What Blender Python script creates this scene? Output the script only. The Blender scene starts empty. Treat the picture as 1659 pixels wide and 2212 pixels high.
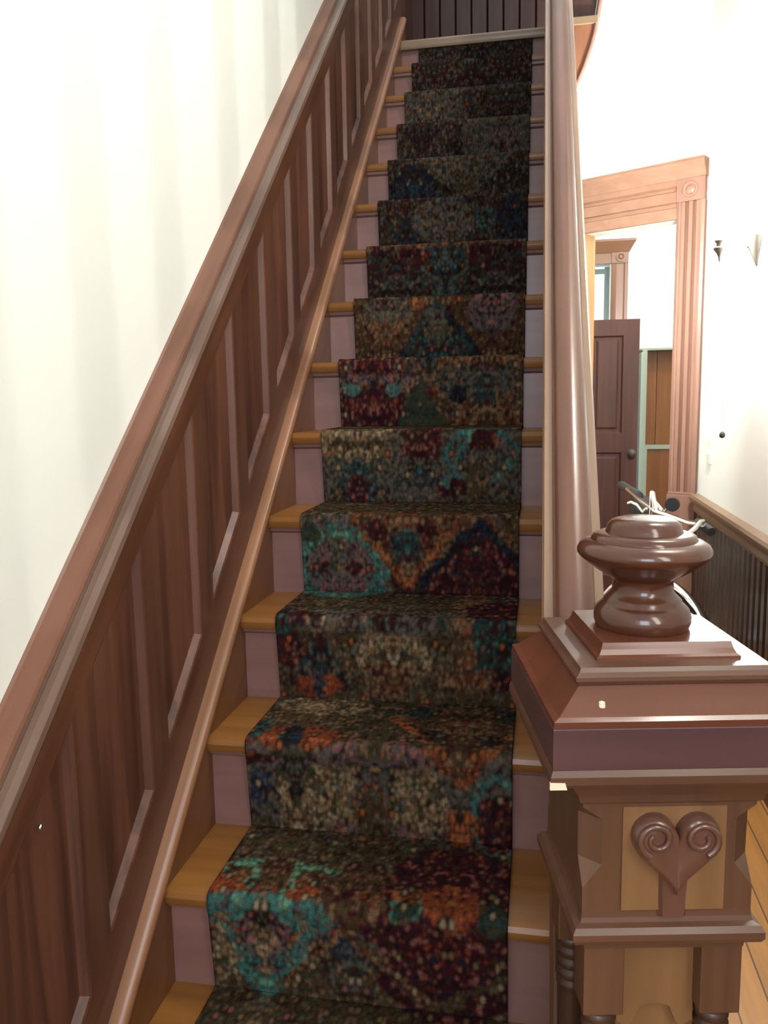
import bpy, bmesh, math, random
import numpy as np
from mathutils import Matrix, Vector

random.seed(7)
SC = bpy.context.scene
COL = SC.collection
PI = math.pi

# ------------------------------------------------------------------ camera
EYE = Vector((0.0, 0.0, 1.55637))
CR = Vector((0.98268773, 0.1844885, -0.01699488))
CU = Vector((-0.00870259, 0.13759404, 0.99045048))
CF = Vector((-0.18506512, 0.97315563, -0.13681751))
cam = bpy.data.cameras.new('camera')
cam.sensor_fit = 'VERTICAL'
cam.sensor_height = 36.0
cam.lens = 36.0 * 1766.7 / 2212.0
cam.clip_start = 0.02
co = bpy.data.objects.new('camera', cam)
COL.objects.link(co)
co.matrix_world = Matrix(((CR.x, CU.x, -CF.x, EYE.x), (CR.y, CU.y, -CF.y, EYE.y), (CR.z, CU.z, -CF.z, EYE.z), (0, 0, 0, 1)))
SC.camera = co

# ------------------------------------------------------------------ world, lights, exposure
wd = bpy.data.worlds.new('daylight')
SC.world = wd
wd.use_nodes = True
bg = wd.node_tree.nodes['Background']
bg.inputs[0].default_value = (0.93, 0.96, 1.0, 1)
bg.inputs[1].default_value = 0.72
SC.view_settings.view_transform = 'Standard'
SC.view_settings.look = 'None'
SC.view_settings.exposure = 1.0
SC.view_settings.gamma = 1.0
SC.view_settings.use_curve_mapping = False

def area(name, loc, target, sx, sy, power, color):
    l = bpy.data.lights.new(name, 'AREA')
    l.shape = 'RECTANGLE'; l.size = sx; l.size_y = sy; l.energy = power; l.color = color
    o = bpy.data.objects.new(name, l); COL.objects.link(o)
    o.location = loc
    o.rotation_euler = (Vector(target) - Vector(loc)).to_track_quat('-Z', 'Y').to_euler()
    return o
def point(name, loc, power, color, rad):
    l = bpy.data.lights.new(name, 'POINT')
    l.energy = power; l.color = color; l.shadow_soft_size = rad
    o = bpy.data.objects.new(name, l); COL.objects.link(o); o.location = loc
    return o

area('front_door_daylight', (0.1, -2.6, 2.4), (-0.2, 2.5, 1.9), 1.3, 1.7, 40, (0.80, 0.87, 1.0))
area('left_wall_fill', (0.95, -0.4, 2.28), (-0.756, 1.0, 1.7), 0.5, 1.4, 15, (1.0, 0.96, 0.84))  # added fill aimed at the left wall, no known source
point('upstairs_lamp', (1.67, 1.6, 6.0), 165, (1.0, 0.97, 0.91), 0.02)
point('hall_fill', (0.62, 1.5, 3.02), 22, (1.0, 0.96, 0.87), 0.09)  # added fill to brighten the right wall, no real fixture
point('back_room_lamp', (1.2, 5.6, 3.2), 45, (1.0, 0.92, 0.8), 0.15)
SHADE_GLOW = 720.0

# ------------------------------------------------------------------ materials
def new_mat(name):
    m = bpy.data.materials.new(name); m.use_nodes = True
    return m, m.node_tree.nodes, m.node_tree.links, m.node_tree.nodes['Principled BSDF']

DEPTH = 0.62                              # overall depth of the stain
def wood(name, dark, light, axis='z', rough=0.38, coat=0.3, scale=1.0, crough=0.18, contrast=1.0):
    m, N, L, b = new_mat(name)
    tc = N.new('ShaderNodeTexCoord')
    mp = N.new('ShaderNodeMapping')
    L.new(tc.outputs['Object'], mp.inputs[0])
    pre = mp
    if axis == 's':                       # grain follows the flight of stairs
        mp.inputs['Rotation'].default_value = (-math.atan(0.9067), 0, 0)
        pre = N.new('ShaderNodeMapping'); L.new(mp.outputs[0], pre.inputs[0])
    s = {'x': (1.6, 26, 26), 'y': (26, 1.6, 26), 'z': (26, 26, 1.6), 's': (26, 1.6, 26)}[axis]
    pre.inputs['Scale'].default_value = tuple(v * scale for v in s)
    n1 = N.new('ShaderNodeTexNoise'); n1.inputs['Scale'].default_value = 1.0
    n1.inputs['Detail'].default_value = 5; n1.inputs['Distortion'].default_value = 0.6
    L.new(pre.outputs[0], n1.inputs['Vector'])
    n2 = N.new('ShaderNodeTexNoise'); n2.inputs['Scale'].default_value = 3.0; n2.inputs['Detail'].default_value = 3
    L.new(tc.outputs['Object'], n2.inputs['Vector'])
    mx = N.new('ShaderNodeMath'); mx.operation = 'ADD'
    ml = N.new('ShaderNodeMath'); ml.operation = 'MULTIPLY'; ml.inputs[1].default_value = 0.35
    L.new(n2.outputs[0], ml.inputs[0]); L.new(n1.outputs[0], mx.inputs[0]); L.new(ml.outputs[0], mx.inputs[1])
    r = N.new('ShaderNodeValToRGB')
    w = 0.22 / contrast
    r.color_ramp.elements[0].position = 0.675 - w; r.color_ramp.elements[1].position = 0.675 + w
    dark = tuple(c * DEPTH for c in dark); light = tuple(c * DEPTH for c in light)
    r.color_ramp.elements[0].color = (*dark, 1); r.color_ramp.elements[1].color = (*light, 1)
    L.new(mx.outputs[0], r.inputs[0]); L.new(r.outputs[0], b.inputs['Base Color'])
    b.inputs['Roughness'].default_value = rough
    b.inputs['Specular IOR Level'].default_value = 0.32
    b.inputs['Coat Weight'].default_value = coat * 0.5; b.inputs['Coat Roughness'].default_value = crough
    bp = N.new('ShaderNodeBump'); bp.inputs['Strength'].default_value = 0.06; bp.inputs['Distance'].default_value = 0.004
    L.new(n1.outputs[0], bp.inputs['Height']); L.new(bp.outputs[0], b.inputs['Normal'])
    return m

def plain(name, col, rough=0.5, metal=0.0, coat=0.0, noise=0.06, nscale=6.0):
    m, N, L, b = new_mat(name)
    tc = N.new('ShaderNodeTexCoord'); n = N.new('ShaderNodeTexNoise')
    n.inputs['Scale'].default_value = nscale; n.inputs['Detail'].default_value = 4
    L.new(tc.outputs['Object'], n.inputs['Vector'])
    r = N.new('ShaderNodeValToRGB')
    r.color_ramp.elements[0].color = tuple(c * (1 - noise) for c in col) + (1,)
    r.color_ramp.elements[1].color = tuple(min(1, c * (1 + noise)) for c in col) + (1,)
    L.new(n.outputs[0], r.inputs[0]); L.new(r.outputs[0], b.inputs['Base Color'])
    b.inputs['Roughness'].default_value = rough; b.inputs['Metallic'].default_value = metal
    b.inputs['Coat Weight'].default_value = coat
    return m

def floor_boards():
    m, N, L, b = new_mat('oak_floor_boards')
    tc = N.new('ShaderNodeTexCoord')
    mp = N.new('ShaderNodeMapping'); mp.inputs['Rotation'].default_value = (0, 0, PI / 2)
    L.new(tc.outputs['Object'], mp.inputs[0])
    br = N.new('ShaderNodeTexBrick')
    br.inputs['Color1'].default_value = (0.44, 0.20, 0.045, 1); br.inputs['Color2'].default_value = (0.34, 0.15, 0.032, 1)
    br.inputs['Mortar'].default_value = (0.09, 0.04, 0.015, 1)
    br.inputs['Scale'].default_value = 1.0; br.inputs['Brick Width'].default_value = 1.3
    br.inputs['Row Height'].default_value = 0.085; br.inputs['Mortar Size'].default_value = 0.0025
    L.new(mp.outputs[0], br.inputs['Vector'])
    mp2 = N.new('ShaderNodeMapping'); mp2.inputs['Scale'].default_value = (40, 2, 40)
    L.new(tc.outputs['Object'], mp2.inputs[0])
    n = N.new('ShaderNodeTexNoise'); n.inputs['Scale'].default_value = 1; n.inputs['Detail'].default_value = 4
    L.new(mp2.outputs[0], n.inputs['Vector'])
    mix = N.new('ShaderNodeMix'); mix.data_type = 'RGBA'; mix.blend_type = 'MULTIPLY'; mix.inputs[0].default_value = 0.6
    L.new(br.outputs[0], mix.inputs[6])
    r = N.new('ShaderNodeValToRGB'); r.color_ramp.elements[0].color = (0.6, 0.55, 0.5, 1)
    r.color_ramp.elements[0].position = 0.3; r.color_ramp.elements[1].position = 0.7
    L.new(n.outputs[0], r.inputs[0]); L.new(r.outputs[0], mix.inputs[7])
    L.new(mix.outputs[2], b.inputs['Base Color'])
    b.inputs['Roughness'].default_value = 0.45; b.inputs['Specular IOR Level'].default_value = 0.3
    return m

def plaster(name, col):
    m, N, L, b = new_mat(name)
    tc = N.new('ShaderNodeTexCoord'); n = N.new('ShaderNodeTexNoise')
    n.inputs['Scale'].default_value = 90; n.inputs['Detail'].default_value = 5
    L.new(tc.outputs['Object'], n.inputs['Vector'])
    bp = N.new('ShaderNodeBump'); bp.inputs['Strength'].default_value = 0.03
    L.new(n.outputs[0], bp.inputs['Height']); L.new(bp.outputs[0], b.inputs['Normal'])
    b.inputs['Base Color'].default_value = (*col, 1); b.inputs['Roughness'].default_value = 0.75
    return m

def glow(name, col, strength):
    m, N, L, b = new_mat(name)
    b.inputs['Base Color'].default_value = (*col, 1)
    b.inputs['Emission Color'].default_value = (*col, 1); b.inputs['Emission Strength'].default_value = strength
    return m

def carpet_mat():
    m, N, L, b = new_mat('oriental_carpet_pile')
    at = N.new('ShaderNodeVertexColor'); at.layer_name = 'weave'
    tc = N.new('ShaderNodeTexCoord')
    n = N.new('ShaderNodeTexNoise'); n.inputs['Scale'].default_value = 420; n.inputs['Detail'].default_value = 3
    L.new(tc.outputs['Object'], n.inputs['Vector'])
    r = N.new('ShaderNodeValToRGB'); r.color_ramp.elements[0].position = 0.3; r.color_ramp.elements[1].position = 0.7
    r.color_ramp.elements[0].color = (0.72, 0.72, 0.72, 1); r.color_ramp.elements[1].color = (1.2, 1.2, 1.2, 1)
    L.new(n.outputs[0], r.inputs[0])
    mix = N.new('ShaderNodeMix'); mix.data_type = 'RGBA'; mix.blend_type = 'MULTIPLY'; mix.inputs[0].default_value = 1
    L.new(at.outputs[0], mix.inputs[6]); L.new(r.outputs[0], mix.inputs[7])
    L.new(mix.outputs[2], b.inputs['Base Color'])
    b.inputs['Roughness'].default_value = 1.0
    b.inputs['Specular IOR Level'].default_value = 0.0
    bp = N.new('ShaderNodeBump'); bp.inputs['Strength'].default_value = 0.5; bp.inputs['Distance'].default_value = 0.004
    L.new(n.outputs[0], bp.inputs['Height']); L.new(bp.outputs[0], b.inputs['Normal'])
    return m

M = {}
M['wall'] = plaster('cream_plaster', (0.635, 0.63, 0.585))
M['wall_hall'] = plaster('white_plaster', (0.82, 0.86, 0.82))
M['floor'] = floor_boards()
M['frame_z'] = wood('mahogany_stile', (0.085, 0.034, 0.02), (0.17, 0.068, 0.038), 'z')
M['panel_z'] = wood('mahogany_panel', (0.085, 0.03, 0.018), (0.20, 0.075, 0.042), 'z', contrast=1.2, coat=0.05, rough=0.5)
M['frame_s'] = wood('mahogany_rail', (0.10, 0.036, 0.018), (0.18, 0.066, 0.034), 's')
M['cap_s'] = wood('mahogany_cap_strip', (0.17, 0.070, 0.041), (0.25, 0.108, 0.064), 's', rough=0.5)
M['roll_s'] = wood('mahogany_roll_cool_sheen', (0.115, 0.06, 0.038), (0.20, 0.115, 0.076), 's', rough=0.4, coat=0.2)  # greyer tone puts a cool reflection into the roll's colour
M['skirt_s'] = wood('stair_skirt_wood', (0.15, 0.056, 0.02), (0.24, 0.095, 0.036), 's')
M['strip_s'] = wood('skirt_cap_wood', (0.26, 0.115, 0.055), (0.42, 0.20, 0.10), 's', rough=0.35)
M['tread'] = wood('tread_oak', (0.22, 0.085, 0.018), (0.38, 0.158, 0.036), 'x', rough=0.36, coat=0.25, contrast=0.8)
M['riser'] = wood('riser_varnish', (0.25, 0.118, 0.098), (0.32, 0.157, 0.13), 'x', rough=0.42, coat=0.9, crough=0.3)
M['rail_s'] = wood('handrail_wood', (0.125, 0.048, 0.028), (0.19, 0.078, 0.046), 's', rough=0.32, coat=0.5, crough=0.16)
M['rail_ledge'] = wood('handrail_ledge_wood', (0.25, 0.145, 0.085), (0.37, 0.225, 0.135), 's', rough=0.32, coat=0.6)
M['string_s'] = wood('stringer_wood', (0.10, 0.042, 0.022), (0.18, 0.078, 0.04), 's')
M['newel_x'] = wood('newel_cap_wood', (0.115, 0.032, 0.015), (0.17, 0.048, 0.023), 'x', rough=0.32, coat=0.5, crough=0.12)
M['newel_fascia'] = wood('newel_fascia_cool_sheen', (0.082, 0.036, 0.038), (0.12, 0.052, 0.052), 'x', rough=0.32, coat=0.8, crough=0.2)  # purplish tone holds the reflected bluish daylight
M['newel_mould'] = wood('newel_moulding_wood', (0.105, 0.045, 0.024), (0.155, 0.070, 0.04), 'x', rough=0.38, coat=0.3)
M['newel_z'] = wood('newel_post_wood', (0.10, 0.044, 0.023), (0.165, 0.074, 0.039), 'z', rough=0.36, coat=0.5)
M['newel_tan'] = wood('newel_panel_wood', (0.20, 0.095, 0.037), (0.29, 0.145, 0.06), 'z', rough=0.4, coat=0.25)
M['newel_dark'] = wood('newel_dark_wood', (0.05, 0.024, 0.015), (0.09, 0.042, 0.026), 'z', rough=0.4, coat=0.4)
M['finial'] = wood('finial_wood', (0.075, 0.023, 0.011), (0.12, 0.039, 0.019), 'z', rough=0.22, coat=0.7, crough=0.08, scale=0.5)
M['carving'] = wood('carving_wood', (0.12, 0.05, 0.032), (0.17, 0.074, 0.048), 'z', rough=0.28, coat=0.9, crough=0.12)
M['chip'] = plain('bare_wood_chip', (0.62, 0.47, 0.33), 0.7)
M['casing_z'] = wood('casing_upright_wood', (0.27, 0.14, 0.097), (0.35, 0.185, 0.13), 'z', rough=0.35)
M['casing_x'] = wood('casing_head_wood', (0.27, 0.135, 0.082), (0.36, 0.185, 0.115), 'x', rough=0.4, contrast=0.8)
M['jamb'] = wood('doorway_jamb_wood', (0.40, 0.20, 0.07), (0.55, 0.29, 0.11), 'z')
M['bead'] = wood('beadboard_wood', (0.042, 0.022, 0.015), (0.082, 0.044, 0.03), 'z', rough=0.35)
M['chair_y'] = wood('chair_rail_wood', (0.24, 0.145, 0.085), (0.34, 0.21, 0.125), 'y', rough=0.4)
M['door_dark'] = wood('dark_door_wood', (0.060, 0.018, 0.011), (0.105, 0.033, 0.02), 'z', rough=0.6, coat=0.0)
M['orange'] = wood('cupboard_inner_wood', (0.26, 0.095, 0.022), (0.38, 0.15, 0.04), 'z')
M['mint'] = plain('mint_paint', (0.30, 0.37, 0.29), 0.5)
M['green'] = plain('dark_green_paint', (0.025, 0.075, 0.065), 0.4)
M['landing_dark'] = wood('landing_panel_wood', (0.06, 0.026, 0.02), (0.11, 0.048, 0.036), 'z')
M['curve_wood'] = wood('orange_lit_soffit_wood', (0.24, 0.095, 0.045), (0.36, 0.155, 0.075), 'z', rough=0.4)  # orange sconce light put into the soffit's colour
M['chrome'] = plain('chrome', (0.85, 0.85, 0.84), 0.12, 1.0, noise=0.02)
M['steel'] = plain('brushed_steel', (0.6, 0.6, 0.58), 0.3, 1.0)
M['rubber'] = plain('black_rubber', (0.012, 0.012, 0.013), 0.6)
M['bikeframe'] = plain('black_bike_paint', (0.02, 0.02, 0.024), 0.25, coat=0.6)
M['pewter'] = plain('tarnished_metal', (0.055, 0.046, 0.036), 0.5, 0.2, noise=0.2)
M['ivory'] = plain('glare_pale_metal', (0.8, 0.77, 0.68), 0.4)  # pale tone stands in for the glare washing out arm and chain
M['plate'] = plain('ivory_switch_plastic', (0.80, 0.77, 0.66), 0.5)
M['glass_glow'] = glow('lit_opal_glass', (1.0, 1.0, 0.97), SHADE_GLOW)
M['carpet'] = carpet_mat()
def glass():
    m, N, L, b = new_mat('window_glass')
    b.inputs['Base Color'].default_value = (1, 1, 1, 1); b.inputs['Roughness'].default_value = 0.02
    b.inputs['Transmission Weight'].default_value = 1.0; b.inputs['IOR'].default_value = 1.05
    return m
M['glass'] = glass()

# ------------------------------------------------------------------ mesh helpers
ORG = {}
def empty(name, loc=(0, 0, 0), rz=0, label=None, cat=None, group=None, kind=None):
    o = bpy.data.objects.new(name, None); COL.objects.link(o)
    o.location = loc; o.rotation_euler = (0, 0, rz); o.empty_display_size = 0.1
    ORG[o.name] = Vector(loc) if rz == 0 else Vector((0, 0, 0))
    return tag(o, label, cat, group, kind)
def tag(o, label=None, cat=None, group=None, kind=None):
    if label: o['label'] = label
    if cat: o['category'] = cat
    if group: o['group'] = group
    if kind: o['kind'] = kind
    return o

class MB:
    def __init__(s): s.v = []; s.f = []
    def add(s, vs, fs):
        k = len(s.v); s.v += [tuple(v) for v in vs]; s.f += [tuple(i + k for i in f) for f in fs]; return s
    def box(s, x0, x1, y0, y1, z0, z1):
        vs = [(x, y, z) for x in (x0, x1) for y in (y0, y1) for z in (z0, z1)]
        return s.add(vs, [(0, 1, 3, 2), (4, 6, 7, 5), (0, 4, 5, 1), (2, 3, 7, 6), (0, 2, 6, 4), (1, 5, 7, 3)])
    def prism(s, loopA, loopB):
        n = len(loopA)
        return s.add(list(loopA) + list(loopB), [tuple(range(n))[::-1], tuple(range(n, 2 * n))] + [(i, (i + 1) % n, n + (i + 1) % n, n + i) for i in range(n)])
    def loops(s, Ls, cap0=True, cap1=True):
        n = len(Ls[0]); vs = [p for l in Ls for p in l]; fs = []
        for k in range(len(Ls) - 1):
            for i in range(n):
                j = (i + 1) % n
                fs.append((k * n + i, k * n + j, (k + 1) * n + j, (k + 1) * n + i))
        if cap0: fs.append(tuple(range(n))[::-1])
        if cap1: fs.append(tuple((len(Ls) - 1) * n + i for i in range(n)))
        return s.add(vs, fs)
    def lathe(s, prof, c=(0, 0), seg=40):
        Ls = [[(c[0] + r * math.cos(2 * PI * i / seg), c[1] + r * math.sin(2 * PI * i / seg), z) for i in range(seg)] for r, z in prof]
        return s.loops(Ls)
    def sq(s, prof, c=(0, 0)):
        return s.loops([[(c[0] - a, c[1] - a, z), (c[0] + a, c[1] - a, z), (c[0] + a, c[1] + a, z), (c[0] - a, c[1] + a, z)] for a, z in prof])
    def tube(s, pts, r, seg=10, closed=False):
        P_ = [Vector(p) for p in pts]; n = len(P_); Ls = []
        up = None
        for i in range(n):
            if closed: t = (P_[(i + 1) % n] - P_[i - 1]).normalized()
            else: t = (P_[min(i + 1, n - 1)] - P_[max(i - 1, 0)]).normalized()
            if up is None: up = t.orthogonal().normalized()
            up = (up - t * up.dot(t)).normalized()
            w = t.cross(up)
            rr = r[i] if isinstance(r, (list, tuple)) else r
            Ls.append([P_[i] + up * rr * math.cos(2 * PI * k / seg) + w * rr * math.sin(2 * PI * k / seg) for k in range(seg)])
        if closed:
            Ls.append(Ls[0])
            return s.loops(Ls, False, False)
        return s.loops(Ls)
    def sweep(s, prof, ya, yb):            # profile (X, height over the pitch line) carried up the flight
        A = [(x, ya, line(ya) + t) for x, t in prof]; B = [(x, yb, line(yb) + t) for x, t in prof]
        return s.prism(A, B)
    def build(s, name, m, parent=None, smooth=None, bevel=None):
        me = bpy.data.meshes.new(name)
        o_ = Vector((0, 0, 0)); p = parent
        while p is not None:
            o_ += ORG.get(p.name, Vector((0, 0, 0))); p = p.parent
        me.from_pydata([tuple(Vector(v) - o_) for v in s.v], [], s.f); me.validate()
        bm = bmesh.new(); bm.from_mesh(me)
        bmesh.ops.remove_doubles(bm, verts=bm.verts, dist=1e-6)
        bmesh.ops.recalc_face_normals(bm, faces=bm.faces)
        if bevel:
            es = [e for e in bm.edges if len(e.link_faces) == 2 and e.calc_face_angle(0) > 0.6]
            bmesh.ops.bevel(bm, geom=es, offset=bevel, segments=2, affect='EDGES', profile=0.6, clamp_overlap=True)
        if smooth is not None:
            for f in bm.faces: f.smooth = True
            for e in bm.edges:
                if len(e.link_faces) == 2 and e.calc_face_angle(0) > smooth: e.smooth = False
        bm.to_mesh(me); bm.free()
        me.materials.append(M[m] if isinstance(m, str) else m)
        o = bpy.data.objects.new(name, me); COL.objects.link(o)
        if parent is not None: o.parent = parent
        return o
def struct(mb, name, m, parent=None, label=None, **k):
    o = mb.build(name, m, parent, **k)
    if parent is None: tag(o, label, None, None, 'structure')
    return o

# ------------------------------------------------------------------ the flight's own measures
G, RI, Y1, Z1 = 0.2261, 0.205, 1.32685, 0.615
SL = 0.9067
XL, XR = -0.686, 0.030                    # ends of the treads
RL, RR = -0.599, -0.0455                  # edges of the runner
def line(y): return Z1 + SL * (y - Y1)    # pitch line under the nosings
def ny(i): return Y1 + (i - 1) * G
def nz(i): return Z1 + (i - 1) * RI + 0.03
LAST = 13
LAND_Z = nz(14)

# ------------------------------------------------------------------ room shell
struct(MB().box(-0.9, 2.8, -3.2, 9.0, -0.06, 0.0), 'floor', 'floor')
struct(MB().box(-0.90, -0.756, -3.2, 7.2, 0.0, 6.4), 'wall_left', 'wall')
b = MB(); b.box(0.887, 1.02, -1.2, -0.72, 0.0, 3.34); b.box(0.887, 1.02, -0.08, 2.62, 0.0, 3.34); b.box(0.887, 1.02, -0.72, -0.08, 0.0, 1.5); b.box(0.887, 1.02, -0.72, -0.08, 3.06, 3.34); b.box(0.887, 1.02, 2.62, 4.875, 0.0, 6.4)  # includes a gap cut for the added fill light
struct(b, 'wall_right', 'wall_hall')
w2 = empty('added_opening', (0.887, -0.4, 1.5), kind='structure')  # made-up opening that houses the added fill light
b = MB()
for a0, a1 in ((-0.82, -0.71), (-0.09, 0.02)): b.box(0.862, 0.887, a0, a1, 1.42, 3.08)
b.box(0.862, 0.887, -0.82, 0.02, 3.06, 3.2); b.box(0.84, 0.887, -0.86, 0.06, 1.42, 1.5)
b.build('window_casing', 'casing_z', w2)  # casing round the added opening

A = Vector((0.887, 4.875, 0)); DV = Vector((-math.cos(PI / 6), 0.5, 0)); NV = Vector((0.5, math.cos(PI / 6), 0))   # NV points into the back room
def dw(u, d, z):
    p = A + DV * u + NV * d; return (p.x, p.y, z)
def dbox(mb, u0, u1, d0, d1, z0, z1):
    return mb.prism([dw(u0, d0, z0), dw(u1, d0, z0), dw(u1, d1, z0), dw(u0, d1, z0)], [dw(u0, d0, z1), dw(u1, d0, z1), dw(u1, d1, z1), dw(u0, d1, z1)])
OU0, OU1, OZ = 0.155, 0.726, 2.517
b = MB()
dbox(b, -0.05, OU0, 0, 0.12, 0, 6.4); dbox(b, OU1, 0.945, 0, 0.12, 0, 6.4); dbox(b, OU0, OU1, 0, 0.12, OZ, 6.4)
struct(b, 'wall_back', 'wall_hall')
struct(MB().box(0.030, 0.066, 4.30, 5.42, 0.0, 3.28), 'wall_understair', 'wall_hall')
# doorway casing
d1 = empty('door_1', dw(0.41, 0, 0), kind='structure')
def fluted(mb, u0, u1, z0, z1, proud=0.028):
    w = u1 - u0
    prof = [(0, 0.0), (0, proud), (0.10, proud + 0.008), (0.16, proud + 0.008), (0.18, proud), (0.30, proud), (0.33, proud - 0.020), (0.40, proud - 0.020), (0.43, proud),
            (0.57, proud), (0.60, proud - 0.020), (0.67, proud - 0.020), (0.70, proud), (0.82, proud), (0.84, proud + 0.008), (0.9, proud + 0.008), (1, proud), (1, 0.0)]
    mb.prism([dw(u0 + w * a, -d, z0) for a, d in prof], [dw(u0 + w * a, -d, z1) for a, d in prof])
for (u0, u1) in ((0.0, OU0), (OU1, OU1 + 0.15)):
    b = MB(); fluted(b, u0, u1, 1.0, 2.60)
    up_ = b.build('casing_upright', 'casing_z', d1)
    b = MB(); dbox(b, u0 - 0.004, u1 + 0.004, -0.045, 0, 0, 0.985); dbox(b, u0, u1, -0.04, 0, 0.985, 1.0); b.build('plinth_block', 'casing_z', d1, bevel=0.004)
    b = MB(); dbox(b, u0 + 0.0, u1 - 0.0, -0.04, 0, 2.60, 2.72)
    cx_ = (u0 + u1) / 2
    b.loops([[dw(cx_ + r * math.cos(2 * PI * k / 20), -d, 2.66 + r * math.sin(2 * PI * k / 20)) for k in range(20)] for r, d in ((0.042, 0.04), (0.042, 0.05), (0.03, 0.05), (0.026, 0.044), (0.014, 0.052), (0.002, 0.054))])
    b.build('corner_block', 'casing_z', d1, bevel=0.003)
b = MB(); hp = [(2.517, 0.0), (2.517, 0.022), (2.535, 0.03), (2.575, 0.03), (2.58, 0.018), (2.60, 0.018), (2.605, 0.03), (2.66, 0.03), (2.665, 0.02), (2.68, 0.02), (2.69, 0.034), (2.72, 0.036), (2.72, 0.0)]
b.prism([dw(0.155, -d, z) for z, d in hp], [dw(OU1, -d, z) for z, d in hp]); b.build('casing_head', 'casing_x', d1)
b = MB(); hp = [(2.72, 0.0), (2.72, 0.04), (2.735, 0.045), (2.75, 0.052), (2.785, 0.075), (2.80, 0.08), (2.812, 0.08), (2.812, 0.0)]
b.prism([dw(-0.005, -d, z) for z, d in hp], [dw(OU1 + 0.17, -d, z) for z, d in hp]); b.build('crown_moulding', 'casing_x', d1)
b = MB(); dbox(b, OU0 - 0.02, OU0, -0.005, 0.14, 0, OZ); dbox(b, OU1 - 0.012, OU1, -0.005, 0.125, 0, OZ); b.build('jamb', 'jamb', d1)
# hall wainscot on the right-hand wall
hw = empty('hall_wainscot', (0.887, 1.9, 0), label='dark brown beadboard wainscot with a tan chair rail on the right-hand hall wall', cat='wainscot')
b = MB()
y = -1.2
while y < 4.80:
    y2 = min(y + 0.085, 4.80)
    b.prism([(0.887, y, 0.14), (0.873, y + 0.006, 0.14), (0.868, y + 0.02, 0.14), (0.868, y2 - 0.02, 0.14), (0.873, y2 - 0.006, 0.14), (0.887, y2, 0.14)],
            [(0.887, y, 0.93), (0.873, y + 0.006, 0.93), (0.868, y + 0.02, 0.93), (0.868, y2 - 0.02, 0.93), (0.873, y2 - 0.006, 0.93), (0.887, y2, 0.93)])
    y = y2
b.build('beadboard', 'bead', hw)
def yprof(prof, y0, y1): return MB().prism([(x, y0, z) for x, z in prof], [(x, y1, z) for x, z in prof])
yprof([(0.887, 0.90), (0.862, 0.90), (0.856, 0.915), (0.858, 0.94), (0.846, 0.955), (0.836, 0.97), (0.832, 0.985), (0.838, 1.0), (0.887, 1.0)], -1.2, 4.80).build('chair_rail', 'chair_y', hw)
yprof([(0.887, 0.0), (0.862, 0.0), (0.862, 0.12), (0.868, 0.14), (0.887, 0.14)], -1.2, 4.80).build('skirting_board', 'bead', hw)

# ------------------------------------------------------------------ back room seen through the doorway
b = MB()
b.box(-0.9, -0.02, 7.0, 7.15, 0, 6.4); b.box(0.552, 2.8, 7.0, 7.15, 0, 6.4); b.box(-0.02, 0.552, 7.0, 7.15, 2.60, 6.4); b.box(-0.02, 0.552, 7.0, 7.15, 0, 0.7)
struct(b, 'wall_far', 'wall_hall')
struct(MB().box(2.2, 2.34, 4.2, 7.0, 0, 6.4), 'wall_far_right', 'wall_hall')
struct(MB().box(-0.16, -0.06, 5.6, 7.0, 0, 3.2), 'wall_partition', 'wall_hall')
w1 = empty('window_1', (0.27, 7.0, 0.7), kind='structure')
b = MB(); xs = 0.56
b.prism([(x, y, 0.7) for x, y in ((0.56, 7), (0.56, 6.975), (0.585, 6.965), (0.6, 6.975), (0.655, 6.975), (0.665, 6.965), (0.69, 6.965), (0.69, 7))],
        [(x, y, 2.60) for x, y in ((0.56, 7), (0.56, 6.975), (0.585, 6.965), (0.6, 6.975), (0.655, 6.975), (0.665, 6.965), (0.69, 6.965), (0.69, 7))])
b.box(-0.16, -0.03, 6.97, 7, 0.7, 2.6)
b.build('window_casing', 'casing_z', w1)
b = MB(); b.box(-0.05, 0.56, 6.97, 7, 2.60, 2.70)
b.prism([(-0.06, 7.0, 2.68), (0.695, 7.0, 2.68), (0.695, 6.96, 2.68), (-0.06, 6.96, 2.68)], [(-0.06, 7.0, 2.76), (0.74, 7.0, 2.76), (0.74, 6.915, 2.76), (-0.06, 6.915, 2.76)])
b.box(-0.06, 0.742, 6.91, 7.0, 2.76, 2.778)
b.build('window_head', 'casing_x', w1)
b = MB(); b.box(0.56, 0.69, 6.96, 7, 2.60, 2.69)
b.loops([[(0.63 + r * math.cos(2 * PI * k / 20), 6.96 - d, 2.645 + r * math.sin(2 * PI * k / 20)) for k in range(20)] for r, d in ((0.036, 0), (0.036, 0.012), (0.025, 0.012), (0.02, 0.004), (0.008, 0.014))])
b.build('corner_block', 'casing_z', w1)
b = MB(); b.box(0.515, 0.548, 7.05, 7.09, 0.7, 2.585); b.box(-0.02, 0.515, 7.05, 7.09, 2.535, 2.57); b.box(-0.02, 0.515, 7.05, 7.09, 1.6, 1.64); b.box(-0.02, 0.515, 7.05, 7.09, 0.7, 0.76)
b.build('sash', 'green', w1)
MB().box(-0.02, 0.515, 7.066, 7.072, 0.7, 2.6).build('pane', 'glass', w1)
b = MB(); b.box(-0.10, 0.72, 6.91, 7.0, 0.66, 0.70); b.build('window_sill', 'casing_x', w1)
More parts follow.
